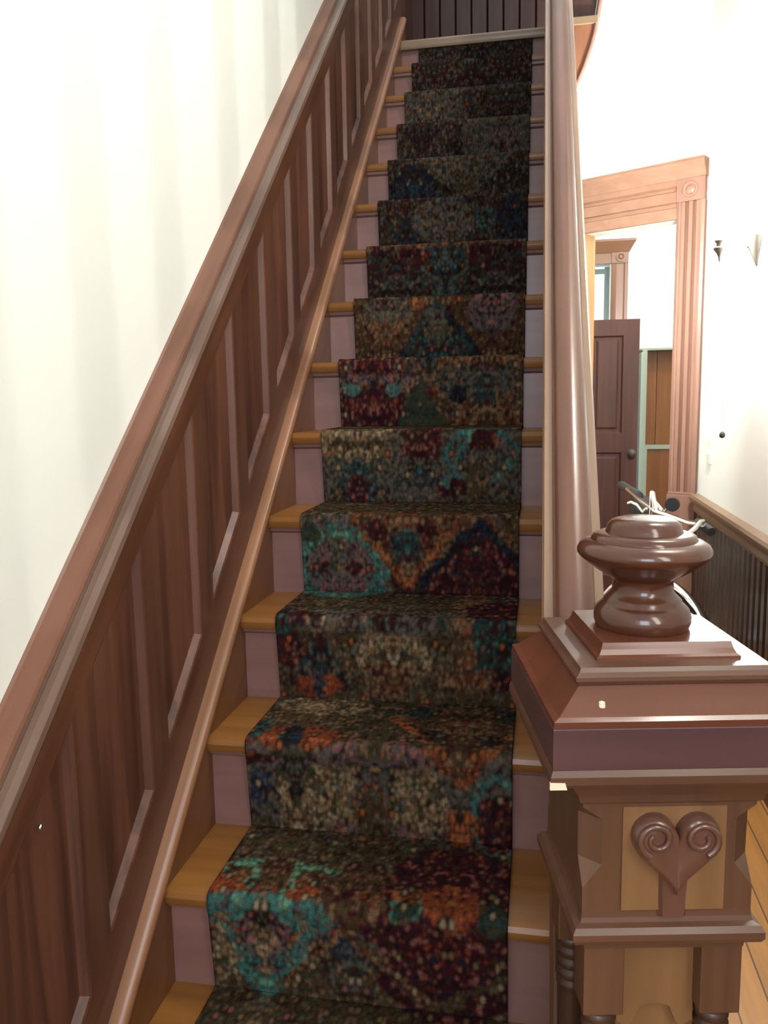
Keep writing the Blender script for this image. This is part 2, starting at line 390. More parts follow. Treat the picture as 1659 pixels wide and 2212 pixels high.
# dark panelled door standing open in the back room
d2 = empty('door_2', (-0.06, 6.2, 0), kind='structure')
b = MB(); X0, X1 = -0.058, 0.704
for (a0, a1) in ((X0, X0 + 0.11), (X1 - 0.11, X1), (0.275, 0.375)): b.box(a0, a1, 6.2, 6.24, 0.012, 2.093)
for (z0, z1) in ((0.012, 0.22), (1.14, 1.28), (1.98, 2.093)): b.box(X0 + 0.11, 0.275, 6.2, 6.24, z0, z1); b.box(0.375, X1 - 0.11, 6.2, 6.24, z0, z1)
b.build('door_frame', 'door_dark', d2)
for (a0, a1) in ((X0 + 0.11, 0.275), (0.375, X1 - 0.11)):
    for (z0, z1) in ((0.22, 1.14), (1.28, 1.98)):
        b = MB()
        b.loops([[(a0 + i_, 6.2 + d, z0 + i_), (a1 - i_, 6.2 + d, z0 + i_), (a1 - i_, 6.2 + d, z1 - i_), (a0 + i_, 6.2 + d, z1 - i_)] for i_, d in ((0, 0), (0.012, 0.014), (0.03, 0.014), (0.045, 0.006))], False, True)
        b.build('door_panel', 'door_dark', d2)
b = MB(); 
b.loops([[(0.665 + r * math.cos(2 * PI * k / 18), 6.2 - d, 1.137 + r * math.sin(2 * PI * k / 18)) for k in range(18)] for r, d in ((0.026, 0), (0.026, 0.006), (0.01, 0.01), (0.01, 0.03), (0.026, 0.04), (0.028, 0.055), (0.018, 0.066), (0.003, 0.07))])
b.build('door_knob', 'pewter', d2, smooth=0.7)
# mint cupboard
cb = empty('cupboard', (1.0, 6.4, 0), label='mint green cupboard with orange wood boards inside, seen through the doorway', cat='cupboard')
b = MB()
b.prism([(0.742, 6.4, 0), (0.785, 6.4, 0), (0.785, 6.4, 1.88), (0.755, 6.4, 1.88), (0.742, 6.4, 1.862)], [(0.742, 6.78, 0), (0.785, 6.78, 0), (0.785, 6.78, 1.88), (0.755, 6.78, 1.88), (0.742, 6.78, 1.862)])
b.build('side_panel', 'mint', cb)
MB().box(1.36, 1.40, 6.4, 6.78, 0, 1.88).build('side_panel', 'mint', cb)
MB().box(0.742, 1.40, 6.4, 6.78, 1.88, 1.895).build('top', 'mint', cb)
b = MB(); x = 0.785
for wv in (0.083, 0.14, 0.14, 0.14, 0.072): b.box(x + 0.002, x + wv - 0.002, 6.50, 6.52, 0.1, 1.88); x += wv
b.build('back_boards', 'orange', cb)
MB().box(0.785, 1.36, 6.521, 6.53, 0.1, 1.88).build('backing', 'bead', cb)
MB().box(0.785, 1.36, 6.41, 6.5, 1.150, 1.178).build('shelf', 'mint', cb)
b = MB(); b.box(0.80, 1.36, 6.42, 6.44, 0.08, 1.148); b.build('lower_door', 'orange', cb, bevel=0.003)
MB().box(0.785, 0.80, 6.405, 6.44, 0.0, 1.15).build('door_stile', 'mint', cb)

# ------------------------------------------------------------------ staircase
st = empty('staircase', (-0.33, 0.9, 0), label='steep flight of orange-brown wooden steps between the panelled wall and the balustrade', cat='staircase')
for i in range(-1, LAST + 1):
    yn, zt = ny(i), nz(i)
    ye = ny(i + 1) + 0.032
    pr_ = [(yn + 0.004, zt - 0.03), (yn, zt - 0.022), (yn - 0.001, zt - 0.013), (yn + 0.003, zt - 0.004), (yn + 0.011, zt), (ye, zt), (ye, zt - 0.03)]
    MB().prism([(XL, a, c) for a, c in pr_], [(XR, a, c) for a, c in pr_]).build('tread', 'tread', st, smooth=0.5)
    MB().box(XL, XR, yn + 0.024, yn + 0.042, (nz(i - 1) if i > -1 else 0.0), zt - 0.03).build('riser', 'riser', st)
    b = MB(); pr2 = [(yn + 0.024, zt - 0.03), (yn + 0.011, zt - 0.03), (yn + 0.014, zt - 0.04), (yn + 0.024, zt - 0.046)]
    b.prism([(XL, a, c) for a, c in pr2], [(XR, a, c) for a, c in pr2]); b.build('cove_moulding', 'riser', st)
MB().box(XL, XR, ny(14) + 0.024, ny(14) + 0.042, nz(13), LAND_Z - 0.03).build('riser', 'riser', st)
yn, zt = ny(14), LAND_Z
pr_ = [(yn + 0.004, zt - 0.045), (yn - 0.004, zt - 0.03), (yn - 0.004, zt - 0.012), (yn + 0.004, zt - 0.002), (yn + 0.012, zt), (yn + 0.10, zt), (yn + 0.10, zt - 0.045)]
M['landing_edge'] = wood('highlit_edge_wood', (0.30, 0.20, 0.12), (0.42, 0.29, 0.18), 'x', rough=0.35)  # lighter tone paints in the highlight along the landing edge
MB().prism([(XL, a, c) for a, c in pr_], [(XR, a, c) for a, c in pr_]).build('landing_nosing', 'landing_edge', st, smooth=0.5)
MB().box(-0.756, 0.066, yn + 0.10, 5.3, zt - 0.05, zt).build('landing_boards', 'tread', st)
YB, YT = 0.10, 4.40
prof = [(-0.756, -0.52), (XL, -0.52), (XL, 0.05), (-0.692, 0.058), (-0.756, 0.058)]
MB().sweep(prof, 0.55, YT).build('skirt_board', 'skirt_s', st)
prof = [(-0.706, 0.058), (-0.683, 0.046), (-0.678, 0.05), (-0.677, 0.06), (-0.683, 0.070), (-0.692, 0.073), (-0.706, 0.073)]
MB().sweep(prof, 0.55, YT).build('skirt_cap', 'strip_s', st, smooth=0.9)

# ------------------------------------------------------------------ panelled wainscot up the left wall
wc = empty('stair_wainscot', (-0.706, 2.2, 1.0), label='tall brown panelled wainscot with a sloping cap rail climbing the cream left wall', cat='wainscot')
MB().sweep([(-0.756, 0.058), (-0.712, 0.058), (-0.706, 0.066), (-0.706, 0.194), (-0.756, 0.194)], YB, YT).build('bottom_rail', 'frame_s', wc)
MB().sweep([(-0.756, 0.668), (-0.706, 0.668), (-0.706, 0.768), (-0.756, 0.768)], YB, YT).build('top_rail', 'frame_s', wc)
MB().sweep([(-0.756, 0.765), (-0.712, 0.765), (-0.712, 0.798), (-0.715, 0.806), (-0.752, 0.806), (-0.756, 0.812)], YB, YT).build('cap_strip', 'cap_s', wc)
MB().sweep([(-0.714, 0.762), (-0.704, 0.760), (-0.690, 0.772), (-0.679, 0.782), (-0.675, 0.792), (-0.678, 0.802), (-0.688, 0.809), (-0.700, 0.807), (-0.706, 0.798), (-0.714, 0.796)], YB, YT).build('cap_roll', 'roll_s', wc, smooth=0.6)
PW, PP = 0.185, 0.2525
T0, T1 = 0.194, 0.668
for k in range(-5, 12):
    ya = 1.419 + PP * k; yb = ya + PW
    if yb > YT - 0.05: break
    def par(ins, x, it):
        y0, y1 = ya + ins, yb - ins
        return [(x, y0, line(y0) + T0 + it), (x, y1, line(y1) + T0 + it), (x, y1, line(y1) + T1 - it), (x, y0, line(y0) + T1 - it)]
    b = MB()
    b.loops([par(0, -0.706, 0), par(0.004, -0.708, 0.006), par(0.011, -0.7215, 0.016), par(0.020, -0.7215, 0.03)], False, True)
    b.build('panel', 'panel_z', wc)
    y0, y1 = yb, yb + PP - PW
    b = MB(); e0, e1 = y0, y1
    A_ = [(-0.756, e0, line(e0) + T0), (-0.706, e0, line(e0) + T0), (-0.706, e0, line(e0) + T1), (-0.756, e0, line(e0) + T1)]
    B_ = [(-0.756, e1, line(e1) + T0), (-0.706, e1, line(e1) + T0), (-0.706, e1, line(e1) + T1), (-0.756, e1, line(e1) + T1)]
    b.prism(A_, B_); b.build('stile', 'frame_z', wc)
b = MB()
b.loops([[(-0.709 + d, 1.003 + r * math.cos(2 * PI * k / 12), 0.948 + r * math.sin(2 * PI * k / 12)) for k in range(12)] for r, d in ((0.0045, 0), (0.004, 0.003), (0.002, 0.005))])
b.build('nail_head', 'chrome', wc, smooth=1.0)

# ------------------------------------------------------------------ balustrade on the right
bl = empty('stair_balustrade', (0.048, 1.0, 0), label='closed wooden stair balustrade with a broad rounded handrail running up from the newel post', cat='balustrade')
YN = 0.985
b = MB()
ys = [YN + (4.30 - YN) * k / 24 for k in range(25)]
for k in range(24):
    a, c = ys[k], ys[k + 1]
    b.prism([(0.030, a, max(0.0, -1)), (0.066, a, 0.0), (0.066, a, line(a) + 0.16), (0.030, a, line(a) + 0.16)], [(0.030, c, 0.0), (0.066, c, 0.0), (0.066, c, line(c) + 0.16), (0.030, c, line(c) + 0.16)])
b.build('string_board', 'string_s', bl)
MB().sweep([(0.024, 0.16), (0.072, 0.16), (0.072, 0.175), (0.066, 0.185), (0.030, 0.185), (0.024, 0.175)], YN, 4.30).build('string_cap', 'string_s', bl)
for k in range(13):
    b = MB()
    a = YN + 0.255 * k; c = min(a + 0.2, 4.3)
    def lp(x, ins):
        y0, y1 = a + ins, c - ins
        return [(x, y0, line(y0) + 0.185 + ins), (x, y1, line(y1) + 0.185 + ins), (x, y1, line(y1) + 0.80 - ins), (x, y0, line(y0) + 0.80 - ins)]
    b.loops([lp(0.034, 0.04), lp(0.040, 0.02), lp(0.040, 0), lp(0.056, 0), lp(0.056, 0.02), lp(0.062, 0.04)])
    b.build('panel', 'panel_z', bl)
    c2 = min(a + 0.255, 4.3)
    if c2 > c: MB().prism([(0.032, c, line(c) + 0.185), (0.064, c, line(c) + 0.185), (0.064, c, line(c) + 0.80), (0.032, c, line(c) + 0.80)], [(0.032, c2, line(c2) + 0.185), (0.064, c2, line(c2) + 0.185), (0.064, c2, line(c2) + 0.80), (0.032, c2, line(c2) + 0.80)]).build('stile', 'frame_z', bl)
YR = 4.9
MB().sweep([(0.030, 0.79), (0.066, 0.79), (0.066, 0.845), (0.085, 0.862), (0.087, 0.884), (0.084, 0.892), (0.074, 0.892), (0.020, 0.892), (0.009, 0.892), (0.006, 0.884), (0.008, 0.862), (0.030, 0.845)], 0.99, YR).build('rail_ledge', 'rail_ledge', bl, smooth=0.5)
MB().sweep([(0.022, 0.890), (0.0205, 0.898), (0.024, 0.912), (0.033, 0.925), (0.047, 0.930), (0.061, 0.926), (0.070, 0.914), (0.0745, 0.900), (0.073, 0.890)], 0.99, YR).build('handrail', 'rail_s', bl, smooth=0.7)

# ------------------------------------------------------------------ newel post
NB = nz(-1)
nw = empty('newel_post', (0.11848, 0.91321, NB), 0.18793, label='big square newel post with a carved heart, stepped cap and turned mushroom finial', cat='newel post')
def zz(l): return [(a, z - NB) for a, z in l]
MB().sq(zz([(0.088, NB), (0.088, 0.40), (0.084, 0.42), (0.080, 0.43), (0.060, 0.432)])).build('plinth', 'newel_z', nw, bevel=0.002)
core = MB().sq(zz([(0.050, 0.43), (0.050, 0.905), (0.050, 0.99)])).build('shaft_core', 'newel_tan', nw)
for sx in (-1, 1):
    for sy in (-1, 1):
        c = (sx * 0.062, sy * 0.062)
        MB().sq(zz([(0.0215, 0.90), (0.0215, 0.985)]), c).build('corner_block', 'newel_z', nw, bevel=0.0015)
        MB().sq(zz([(0.0215, 0.43), (0.0215, 0.50)]), c).build('corner_block', 'newel_z', nw, bevel=0.0015)
        prof = [(0.012, 0.5), (0.019, 0.505), (0.019, 0.515), (0.013, 0.52), (0.017, 0.56), (0.0175, 0.70), (0.0155, 0.82)]
        z = 0.825
        while z < 0.885:
            prof += [(0.0155, z), (0.0185, z + 0.004), (0.0185, z + 0.009), (0.0155, z + 0.013)]; z += 0.0145
        prof += [(0.014, 0.892), (0.02, 0.897), (0.02, 0.9)]
        MB().lathe(zz(prof), c, 20).build('turned_column', 'newel_dark', nw, smooth=0.8)
# arched spandrel on each visible face
def face_pts(side, pts):
    o = []
    for x, d, z in pts:
        o.append((x, -d, z - NB) if side == 0 else (-d, -x, z - NB))
    return o
for side in (0, 1):
    b = MB()
    arch = [(-0.042, 0.985), (-0.042, 0.875)] + [(-0.042 + 0.012, 0.868), (-0.024, 0.872), (-0.019, 0.884)] + [(-0.016 + 0.032 * k / 6, 0.892 + 0.004 * math.sin(PI * k / 6)) for k in range(7)] + [(0.019, 0.884), (0.024, 0.872), (0.030, 0.868), (0.042, 0.875), (0.042, 0.985)]
    b.prism(face_pts(side, [(x, 0.049, z) for x, z in arch]), face_pts(side, [(x, 0.062, z) for x, z in arch]))
    b.build('arched_apron', 'newel_tan', nw, bevel=0.001)
MB().sq(zz([(0.0837, 0.978), (0.0850, 0.986), (0.0967, 0.992), (0.0994, 0.997), (0.0994, 1.004), (0.0960, 1.010), (0.0900, 1.012), (0.0885, 1.017), (0.0880, 1.024), (0.080, 1.026)])).build('middle_moulding', 'newel_mould', nw)
# neck block with stopped corner chamfers
def octo(a, c, z):
    z -= NB
    return [(-a + c, -a, z), (a - c, -a, z), (a, -a + c, z), (a, a - c, z), (a - c, a, z), (-a + c, a, z), (-a, a - c, z), (-a, -a + c, z)]
e = 1e-4
MB().loops([octo(0.088, e, 1.022), octo(0.088, e, 1.050), octo(0.0885, 0.020, 1.076), octo(0.089, 0.020, 1.126), octo(0.089, e, 1.140), octo(0.0895, e, 1.15)]).build('neck', 'newel_z', nw)
for side in (0,):
    b = MB(); b.prism(face_pts(side, [(x, 0.086, z) for x, z in ((-0.048, 1.026), (0.058, 1.026), (0.058, 1.14), (-0.048, 1.14))]), face_pts(side, [(x, 0.0905, z) for x, z in ((-0.048, 1.026), (0.058, 1.026), (0.058, 1.14), (-0.048, 1.14))]))
    b.build('neck_panel', 'newel_tan', nw)
def heart(t):
    x = 16 * math.sin(t) ** 3; z = 13 * math.cos(t) - 5 * math.cos(2 * t) - 2 * math.cos(3 * t) - math.cos(4 * t)
    return x / 16 * 0.0455, z / 17
for side in (0,):
    b = MB(); Ls = []
    for sc, d in ((1.0, 0.089), (0.99, 0.096), (0.92, 0.103), (0.80, 0.106), (0.45, 0.104), (0.1, 0.103)):
        l = []
        for k in range(48):
            x, z = heart(2 * PI * k / 48)
            l.append((0.005 + x * sc, d, 1.094 + z * 0.052 * sc + 0.004))
        Ls.append(face_pts(side, l))
    b.loops(Ls)
    # tail below the heart
    b.loops([face_pts(side, l) for l in ([(-0.011, 0.088, 1.075), (0.021, 0.088, 1.075), (0.020, 0.088, 1.018), (-0.010, 0.088, 1.018)], [(-0.008, 0.097, 1.072), (0.018, 0.097, 1.072), (0.016, 0.094, 1.02), (-0.006, 0.094, 1.02)])])
    hb = b.build('heart_carving', 'carving', nw, smooth=1.0)
    for sx in (-1, 1):
        b = MB(); pts = []
        for k in range(26):
            a = -1.2 + k * 0.33; r = 0.0185 - 0.0125 * k / 25
            pts.append((0.005 + sx * (0.0225 + r * math.cos(a)), 0.106, 1.112 + r * math.sin(a)))
        b.tube(face_pts(side, pts), [0.0038 - 0.0012 * k / 25 for k in range(26)], 8)
        b.lathe([(0.001, 0), (0.001, 0.001)], (0, 0), 4) if False else None
        b.build('scroll', 'carving', hb, smooth=1.2)
# cap
MB().sq(zz([(0.0905, 1.144), (0.0925, 1.146), (0.0955, 1.155), (0.103, 1.168), (0.117, 1.177), (0.128, 1.180), (0.1308, 1.184), (0.1308, 1.192), (0.1285, 1.198), (0.126, 1.2)])).build('cap_cove', 'newel_mould', nw)
MB().sq(zz([(0.1285, 1.198), (0.1285, 1.240)])).build('cap_fascia', 'newel_fascia', nw, bevel=0.001)
MB().sq(zz([(0.1275, 1.240), (0.1275, 1.2464), (0.1215, 1.2489), (0.0974, 1.2718)])).build('cap_slope', 'newel_x', nw)
MB().sq(zz([(0.0955, 1.270), (0.0975, 1.273), (0.1004, 1.277), (0.1004, 1.281), (0.0965, 1.285), (0.0947, 1.2894)])).build('cap_plate', 'newel_mould', nw)
MB().sq(zz([(0.0731, 1.289), (0.0731, 1.292), (0.0700, 1.294), (0.0675, 1.299), (0.0665, 1.3025), (0.0655, 1.3056)])).build('cap_block', 'newel_x', nw)
prof = [(0.044, 1.305), (0.049, 1.306), (0.0515, 1.312), (0.0515, 1.319), (0.049, 1.326), (0.044, 1.331), (0.042, 1.3325), (0.041, 1.336), (0.038, 1.339), (0.034, 1.343), (0.0325, 1.346), (0.032, 1.357), (0.034, 1.359), (0.037, 1.361),
        (0.050, 1.369), (0.061, 1.377), (0.067, 1.382), (0.0705, 1.387), (0.0705, 1.391), (0.068, 1.396), (0.062, 1.400), (0.056, 1.4015), (0.0555, 1.403), (0.0535, 1.4065), (0.048, 1.4085), (0.041, 1.4095), (0.0395, 1.413), (0.038, 1.418), (0.034, 1.422), (0.027, 1.4245), (0.012, 1.4255), (0.001, 1.4255)]
MB().lathe(zz(prof), (-0.0055, 0), 64).build('finial', 'finial', nw, smooth=0.9)
b = MB(); b.prism([(-0.1315, -0.1315, 1.180 - NB), (-0.115, -0.1315, 1.180 - NB), (-0.117, -0.1315, 1.187 - NB), (-0.1315, -0.1315, 1.1875 - NB)], [(-0.1315, -0.128, 1.180 - NB), (-0.115, -0.128, 1.180 - NB), (-0.117, -0.128, 1.187 - NB), (-0.1315, -0.128, 1.1875 - NB)])
tag(b.build('wear_chip', 'chip', nw), 'pale bare chip at the cap corner')
b = MB(); b.lathe(zz([(0.0035, 1.2555), (0.003, 1.2605), (0.001, 1.2615)]), (-0.078, -0.112), 12); tag(b.build('filler_dot', 'chip', nw), 'pale filler dot on the sloped cap')

# ------------------------------------------------------------------ landing, upper panelling, curved underside
lw = empty('landing_wainscot', (-0.3, 5.0, LAND_Z), label='dark brown vertical board panelling behind the top landing', cat='wainscot')
b = MB(); x = -0.756
while x < 0.10:
    b.prism([(x, 5.02, LAND_Z), (x + 0.006, 5.0, LAND_Z), (x + 0.084, 5.0, LAND_Z), (x + 0.09, 5.02, LAND_Z)], [(x, 5.02, LAND_Z + 1.5), (x + 0.006, 5.0, LAND_Z + 1.5), (x + 0.084, 5.0, LAND_Z + 1.5), (x + 0.09, 5.02, LAND_Z + 1.5)]); x += 0.09
b.build('boards', 'landing_dark', lw)
MB().box(-0.756, 0.15, 4.985, 5.02, LAND_Z, LAND_Z + 0.16).build('skirting_board', 'landing_dark', lw)
MB().box(-0.756, -0.735, 4.38, 4.985, LAND_Z, LAND_Z + 1.3).build('side_boards', 'frame_z', lw)
cl = empty('curved_gallery', (0.15, 4.2, 3.0), label='curved dark gallery corner with an orange-lit underside beside the top of the handrail', cat='gallery')
sil = [(0.078, 2.80), (0.105, 2.86), (0.135, 2.935), (0.160, 3.0), (0.190, 3.07), (0.218, 3.15), (0.236, 3.215), (0.246, 3.27)]
b = MB()
b.prism([(0.066, 4.16, 2.80)] + [(x, 4.16, z) for x, z in sil] + [(0.066, 4.16, 3.27)], [(0.066, 4.6, 2.80)] + [(x - 0.03, 4.6, z) for x, z in sil] + [(0.066, 4.6, 3.27)])
b.build('soffit', 'curve_wood', cl, smooth=0.6)
b = MB(); up2 = [(0.248, 3.27), (0.262, 3.38), (0.276, 3.52), (0.292, 3.72), (0.30, 3.9)]
b.prism([(0.066, 4.17, 3.27)] + [(x - 0.012, 4.17, z) for x, z in up2] + [(0.066, 4.17, 3.9)], [(0.066, 4.6, 3.27)] + [(x - 0.04, 4.6, z) for x, z in up2] + [(0.066, 4.6, 3.9)])
b.build('parapet', 'landing_dark', cl)
b = MB(); b.tube([(x, 4.16, z) for x, z in sil + up2], 0.010, 8); b.build('edge_moulding', 'casing_z', cl, smooth=1.0)
MB().box(0.066, 0.25, 4.145, 4.17, 3.255, 3.285).build('base_trim', 'landing_edge', cl)
# gallery over the hall with the balusters that throw the soft stripes on the left wall
gb = empty('upper_gallery', (0.6, 0.8, 3.34), label='upper gallery floor and baluster row over the hall', cat='gallery')
MB().box(0.40, 0.887, -1.2, 2.6, 3.10, 3.34).build('gallery_floor', 'wall_hall', gb)
MB().box(0.375, 0.425, -1.2, 2.6, 4.35, 4.41).build('gallery_rail', 'rail_s', gb)
def ybal(yw): return 1.6 + (yw - 1.6) / 1.9
for yw in (0.40, 0.72, 1.02, 1.334, 1.64, 2.01, 2.385, 2.72, 3.05, 3.38):
    yb = ybal(yw)
    MB().box(0.385, 0.415, yb - 0.036, yb + 0.036, 3.34, 4.35).build('baluster', 'rail_s', gb)

# ------------------------------------------------------------------ wall sconce, switch
sn = empty('wall_sconce', (0.887, 3.74, 2.14), label='metal wall sconce with a glowing glass shade and hanging pull chain on the right wall', cat='sconce')
b = MB(); Ls = []
for r, z in ((0.002, 2.074), (0.010, 2.083), (0.022, 2.105), (0.040, 2.138), (0.055, 2.165), (0.066, 2.186), (0.07, 2.195), (0.05, 2.20)):
    Ls.append([(0.887 - 0.75 * r * math.sin(PI * k / 14), 3.74 - r * math.cos(PI * k / 14), z) for k in range(15)])
b.loops(Ls); b.build('backplate', 'pewter', sn, smooth=0.8)
b = MB(); b.tube([(0.866, 3.74, 2.192), (0.855, 3.74, 2.17), (0.843, 3.74, 2.155), (0.840, 3.74, 2.13), (0.838, 3.74, 2.105), (0.828, 3.74, 2.088)], [0.005, 0.005, 0.0055, 0.005, 0.004, 0.002], 8)
b.build('scroll', 'pewter', sn, smooth=1.0)
b = MB(); b.tube([(0.843, 3.74, 2.165), (0.843, 3.74, 2.19), (0.83, 3.74, 2.21), (0.80, 3.74, 2.215), (0.77, 3.74, 2.21), (0.742, 3.74, 2.20)], 0.004, 8); b.build('arm', 'ivory', sn, smooth=1.0)
b = MB(); b.lathe([(0.001, 2.100), (0.004, 2.106), (0.007, 2.125), (0.015, 2.140), (0.026, 2.152), (0.026, 2.158), (0.015, 2.165), (0.014, 2.175), (0.019, 2.182), (0.023, 2.188), (0.018, 2.192), (0.010, 2.2), (0.008, 2.213)], (0.738, 3.74), 24)
b.build('candle_cup', 'pewter', sn, smooth=0.8)
b = MB(); b.lathe([(0.012, 2.212), (0.028, 2.222), (0.042, 2.245), (0.046, 2.27), (0.042, 2.295), (0.046, 2.325), (0.05, 2.34), (0.047, 2.34), (0.02, 2.30)], (0.738, 3.74), 28)
b.build('glass_shade', 'glass_glow', sn, smooth=1.0)
b = MB(); b.tube([(0.776, 3.74, 2.213), (0.776, 3.74, 1.9), (0.776, 3.74, 1.39)], 0.0013, 6); ch = b.build('pull_chain', 'ivory', sn)
b = MB(); b.lathe([(0.002, 1.365), (0.010, 1.368), (0.013, 1.378), (0.009, 1.388), (0.002, 1.394)], (0.776, 3.74), 14); b.build('chain_knob', 'pewter', ch, smooth=1.0)
sw = empty('light_switch', (0.887, 4.55, 1.25), label='ivory light switch plate on the white right wall beside the doorway', cat='light switch')
b = MB(); b.box(0.880, 0.887, 4.50, 4.60, 1.19, 1.31); b.build('cover_plate', 'plate', sw, bevel=0.002)
b = MB(); b.box(0.869, 0.880, 4.544, 4.556, 1.24, 1.262); b.build('toggle', 'plate', sw)

# ------------------------------------------------------------------ bicycle parked in the hall
bk = empty('bicycle', (0.57, 4.5, 0), label='black bicycle with chrome handlebars parked in the hall behind the newel post', cat='bicycle')
WR = 0.335
fc = Vector((0.548, 4.05, WR)); rc = Vector((0.60, 5.06, WR))
def wheel(c, direction, nm):
    d = Vector(direction).normalized(); u = Vector((0, 0, 1)); ax = d.cross(u)
    def ring(r, off=0.0, n=56): return [c + (d * math.cos(2 * PI * k / n) + u * math.sin(2 * PI * k / n)) * r + ax * off for k in range(n)]
    t = MB().tube(ring(WR - 0.019), 0.019, 10, True).build('tyre', 'rubber', bk, smooth=2.0)
    w = MB().tube(ring(WR - 0.046), 0.011, 8, True).build('rim', 'chrome', bk, smooth=2.0)
    b = MB()
    for k in range(28):
        a = 2 * PI * k / 28; a2 = a + (0.5 if k % 2 else -0.5); s = 0.03 if k % 4 < 2 else -0.03
        b.tube([c + (d * math.cos(a2) + u * math.sin(a2)) * 0.02 + ax * s, c + (d * math.cos(a) + u * math.sin(a)) * (WR - 0.05)], 0.0012, 5)
    tag(b.build('spokes', 'steel', w), kind='stuff')
    MB().tube([c - ax * 0.05, c + ax * 0.05], 0.016, 10).build('hub', 'chrome', w, smooth=1.0)
    fend = [c + (d * math.cos(a) + u * math.sin(a)) * (WR + 0.022) for a in [math.radians(20 + 6 * k) for k in range(26)]]
    b = MB(); Ls = []
    for k, p in enumerate(fend):
        rad = (p - c).normalized()
        Ls.append([p + ax * 0.026 - rad * 0.014, p + ax * 0.016, p + rad * 0.004, p - ax * 0.016, p - ax * 0.026 - rad * 0.014, p - ax * 0.022 - rad * 0.013, p - rad * 0.003, p + ax * 0.022 - rad * 0.013])
    b.loops(Ls); b.build('fender', 'chrome', bk, smooth=0.8)
fd = Vector((-0.72, 0.69, 0))         # front wheel turned on its steering axis
wheel(fc, (-fd.x, -fd.y, 0), 'front'); wheel(rc, tuple(fc - rc), 'rear')
bd = (fc - rc); bd.z = 0; bd.normalize()
head_b = fc - bd * 0.10 + Vector((0, 0, 0.42)); head_t = head_b - bd * 0.045 + Vector((0, 0, 0.16))
bb = rc + bd * 0.44 + Vector((0, 0, -0.05)); seat_t = bb - bd * 0.19 + Vector((0, 0, 0.50))
b = MB()
b.tube([head_b, head_t], 0.019, 12); b.tube([head_t, seat_t - Vector((0, 0, 0.03))], 0.014, 10); b.tube([head_b, bb], 0.017, 10); b.tube([bb, seat_t], 0.015, 10)
for s in (-1, 1):
    ax = bd.cross(Vector((0, 0, 1))) * 0.05 * s
    b.tube([bb + ax * 0.5, rc + ax], 0.009, 8); b.tube([seat_t - Vector((0, 0, 0.04)) + ax * 0.3, rc + ax], 0.008, 8)
b.build('frame', 'bikeframe', bk, smooth=1.0)
fax = Vector((fd.y, -fd.x, 0)).normalized()
b = MB()
for s in (-1, 1): b.tube([fc + fax * 0.052 * s, fc + fax * 0.052 * s + Vector((0, 0, 0.30)) - bd * 0.05, head_b + fax * 0.03 * s - Vector((0, 0, 0.02)), head_b], 0.011, 8)
b.build('fork', 'bikeframe', bk, smooth=1.0)
# handlebar: left end points away, right end comes toward the viewer
stem = head_t + Vector((0, 0, 0.16)); 
hb0 = Vector((0.490, 4.726, 1.035)); hb1 = Vector((0.677, 3.577, 1.013))
hbm = Vector((0.564, 4.119, 0.991))
b = MB(); b.tube([head_t, stem, hbm], 0.013, 10); b.build('stem', 'chrome', bk, smooth=1.0)
hb = MB().tube([hb0, hb0.lerp(hbm, 0.35) + Vector((0, 0, -0.005)), hbm + (hb0 - hbm) * 0.2, hbm, hbm + (hb1 - hbm) * 0.25, hb0.lerp(hb1, 0.82) + Vector((0.02, 0, -0.03)), hb1], 0.0115, 10).build('handlebar', 'chrome', bk, smooth=1.0)
for e0, e1 in ((Vector((0.476, 4.976, 1.035)), Vector((0.533, 4.509, 1.022))),):
    MB().tube([e0, e0.lerp(e1, 0.1), e0.lerp(e1, 0.5), e0.lerp(e1, 0.9), e1], [0.018, 0.024, 0.022, 0.024, 0.02], 14).build('grip', 'rubber', hb, smooth=1.0)
e0, e1 = Vector((0.681, 3.707, 1.002)), Vector((0.710, 3.545, 0.986))
MB().tube([e0, e0.lerp(e1, 0.1), e0.lerp(e1, 0.9), e1], [0.018, 0.021, 0.021, 0.018], 14).build('grip', 'rubber', hb, smooth=1.0)
lev = [Vector((0.477, 4.553, 0.977)), Vector((0.496, 4.531, 0.986)), Vector((0.520, 4.466, 0.977)), Vector((0.539, 4.390, 0.953)), Vector((0.551, 4.369, 0.973))]
MB().tube(lev, [0.007, 0.010, 0.010, 0.010, 0.007], 10).build('brake_lever', 'chrome', hb, smooth=1.0)
lev = [Vector((0.558, 4.260, 1.035)), Vector((0.575, 4.228, 1.020)), Vector((0.596, 4.184, 0.991)), Vector((0.612, 4.163, 0.953)), Vector((0.618, 4.163, 0.932))]
MB().tube(lev, [0.008, 0.012, 0.012, 0.011, 0.007], 10).build('brake_lever', 'chrome', hb, smooth=1.0)
MB().tube([Vector((0.517, 3.200, 1.000)), Vector((0.550, 3.220, 1.018)), Vector((0.588, 3.250, 1.044)), Vector((0.616, 3.300, 1.064)), Vector((0.650, 3.42, 1.05)), Vector((0.677, 3.577, 1.013))], [0.012, 0.012, 0.011, 0.009, 0.009, 0.008], 10).build('brake_lever', 'chrome', hb, smooth=1.0)
lc = Vector((0.642, 4.141, 1.024)); ld = Vector((-0.16, -0.985, -0.06)).normalized()
b = MB(); b.tube([lc - ld * 0.05, lc - ld * 0.03, lc, lc + ld * 0.012], [0.012, 0.028, 0.036, 0.034], 20); MB().tube([hbm, (hbm + lc) / 2 + Vector((0, 0.03, -0.03)), lc - ld * 0.045], 0.006, 8).build('lamp_bracket', 'steel', hb)
b.build('headlamp', 'rubber', hb, smooth=0.8)
b = MB(); sc_ = seat_t + Vector((0, 0, 0.12))
b.tube([sc_ - bd * 0.13, sc_ - bd * 0.09, sc_, sc_ + bd * 0.08, sc_ + bd * 0.14], [0.05, 0.075, 0.05, 0.022, 0.015], 14); b.build('saddle', 'rubber', bk, smooth=1.2)
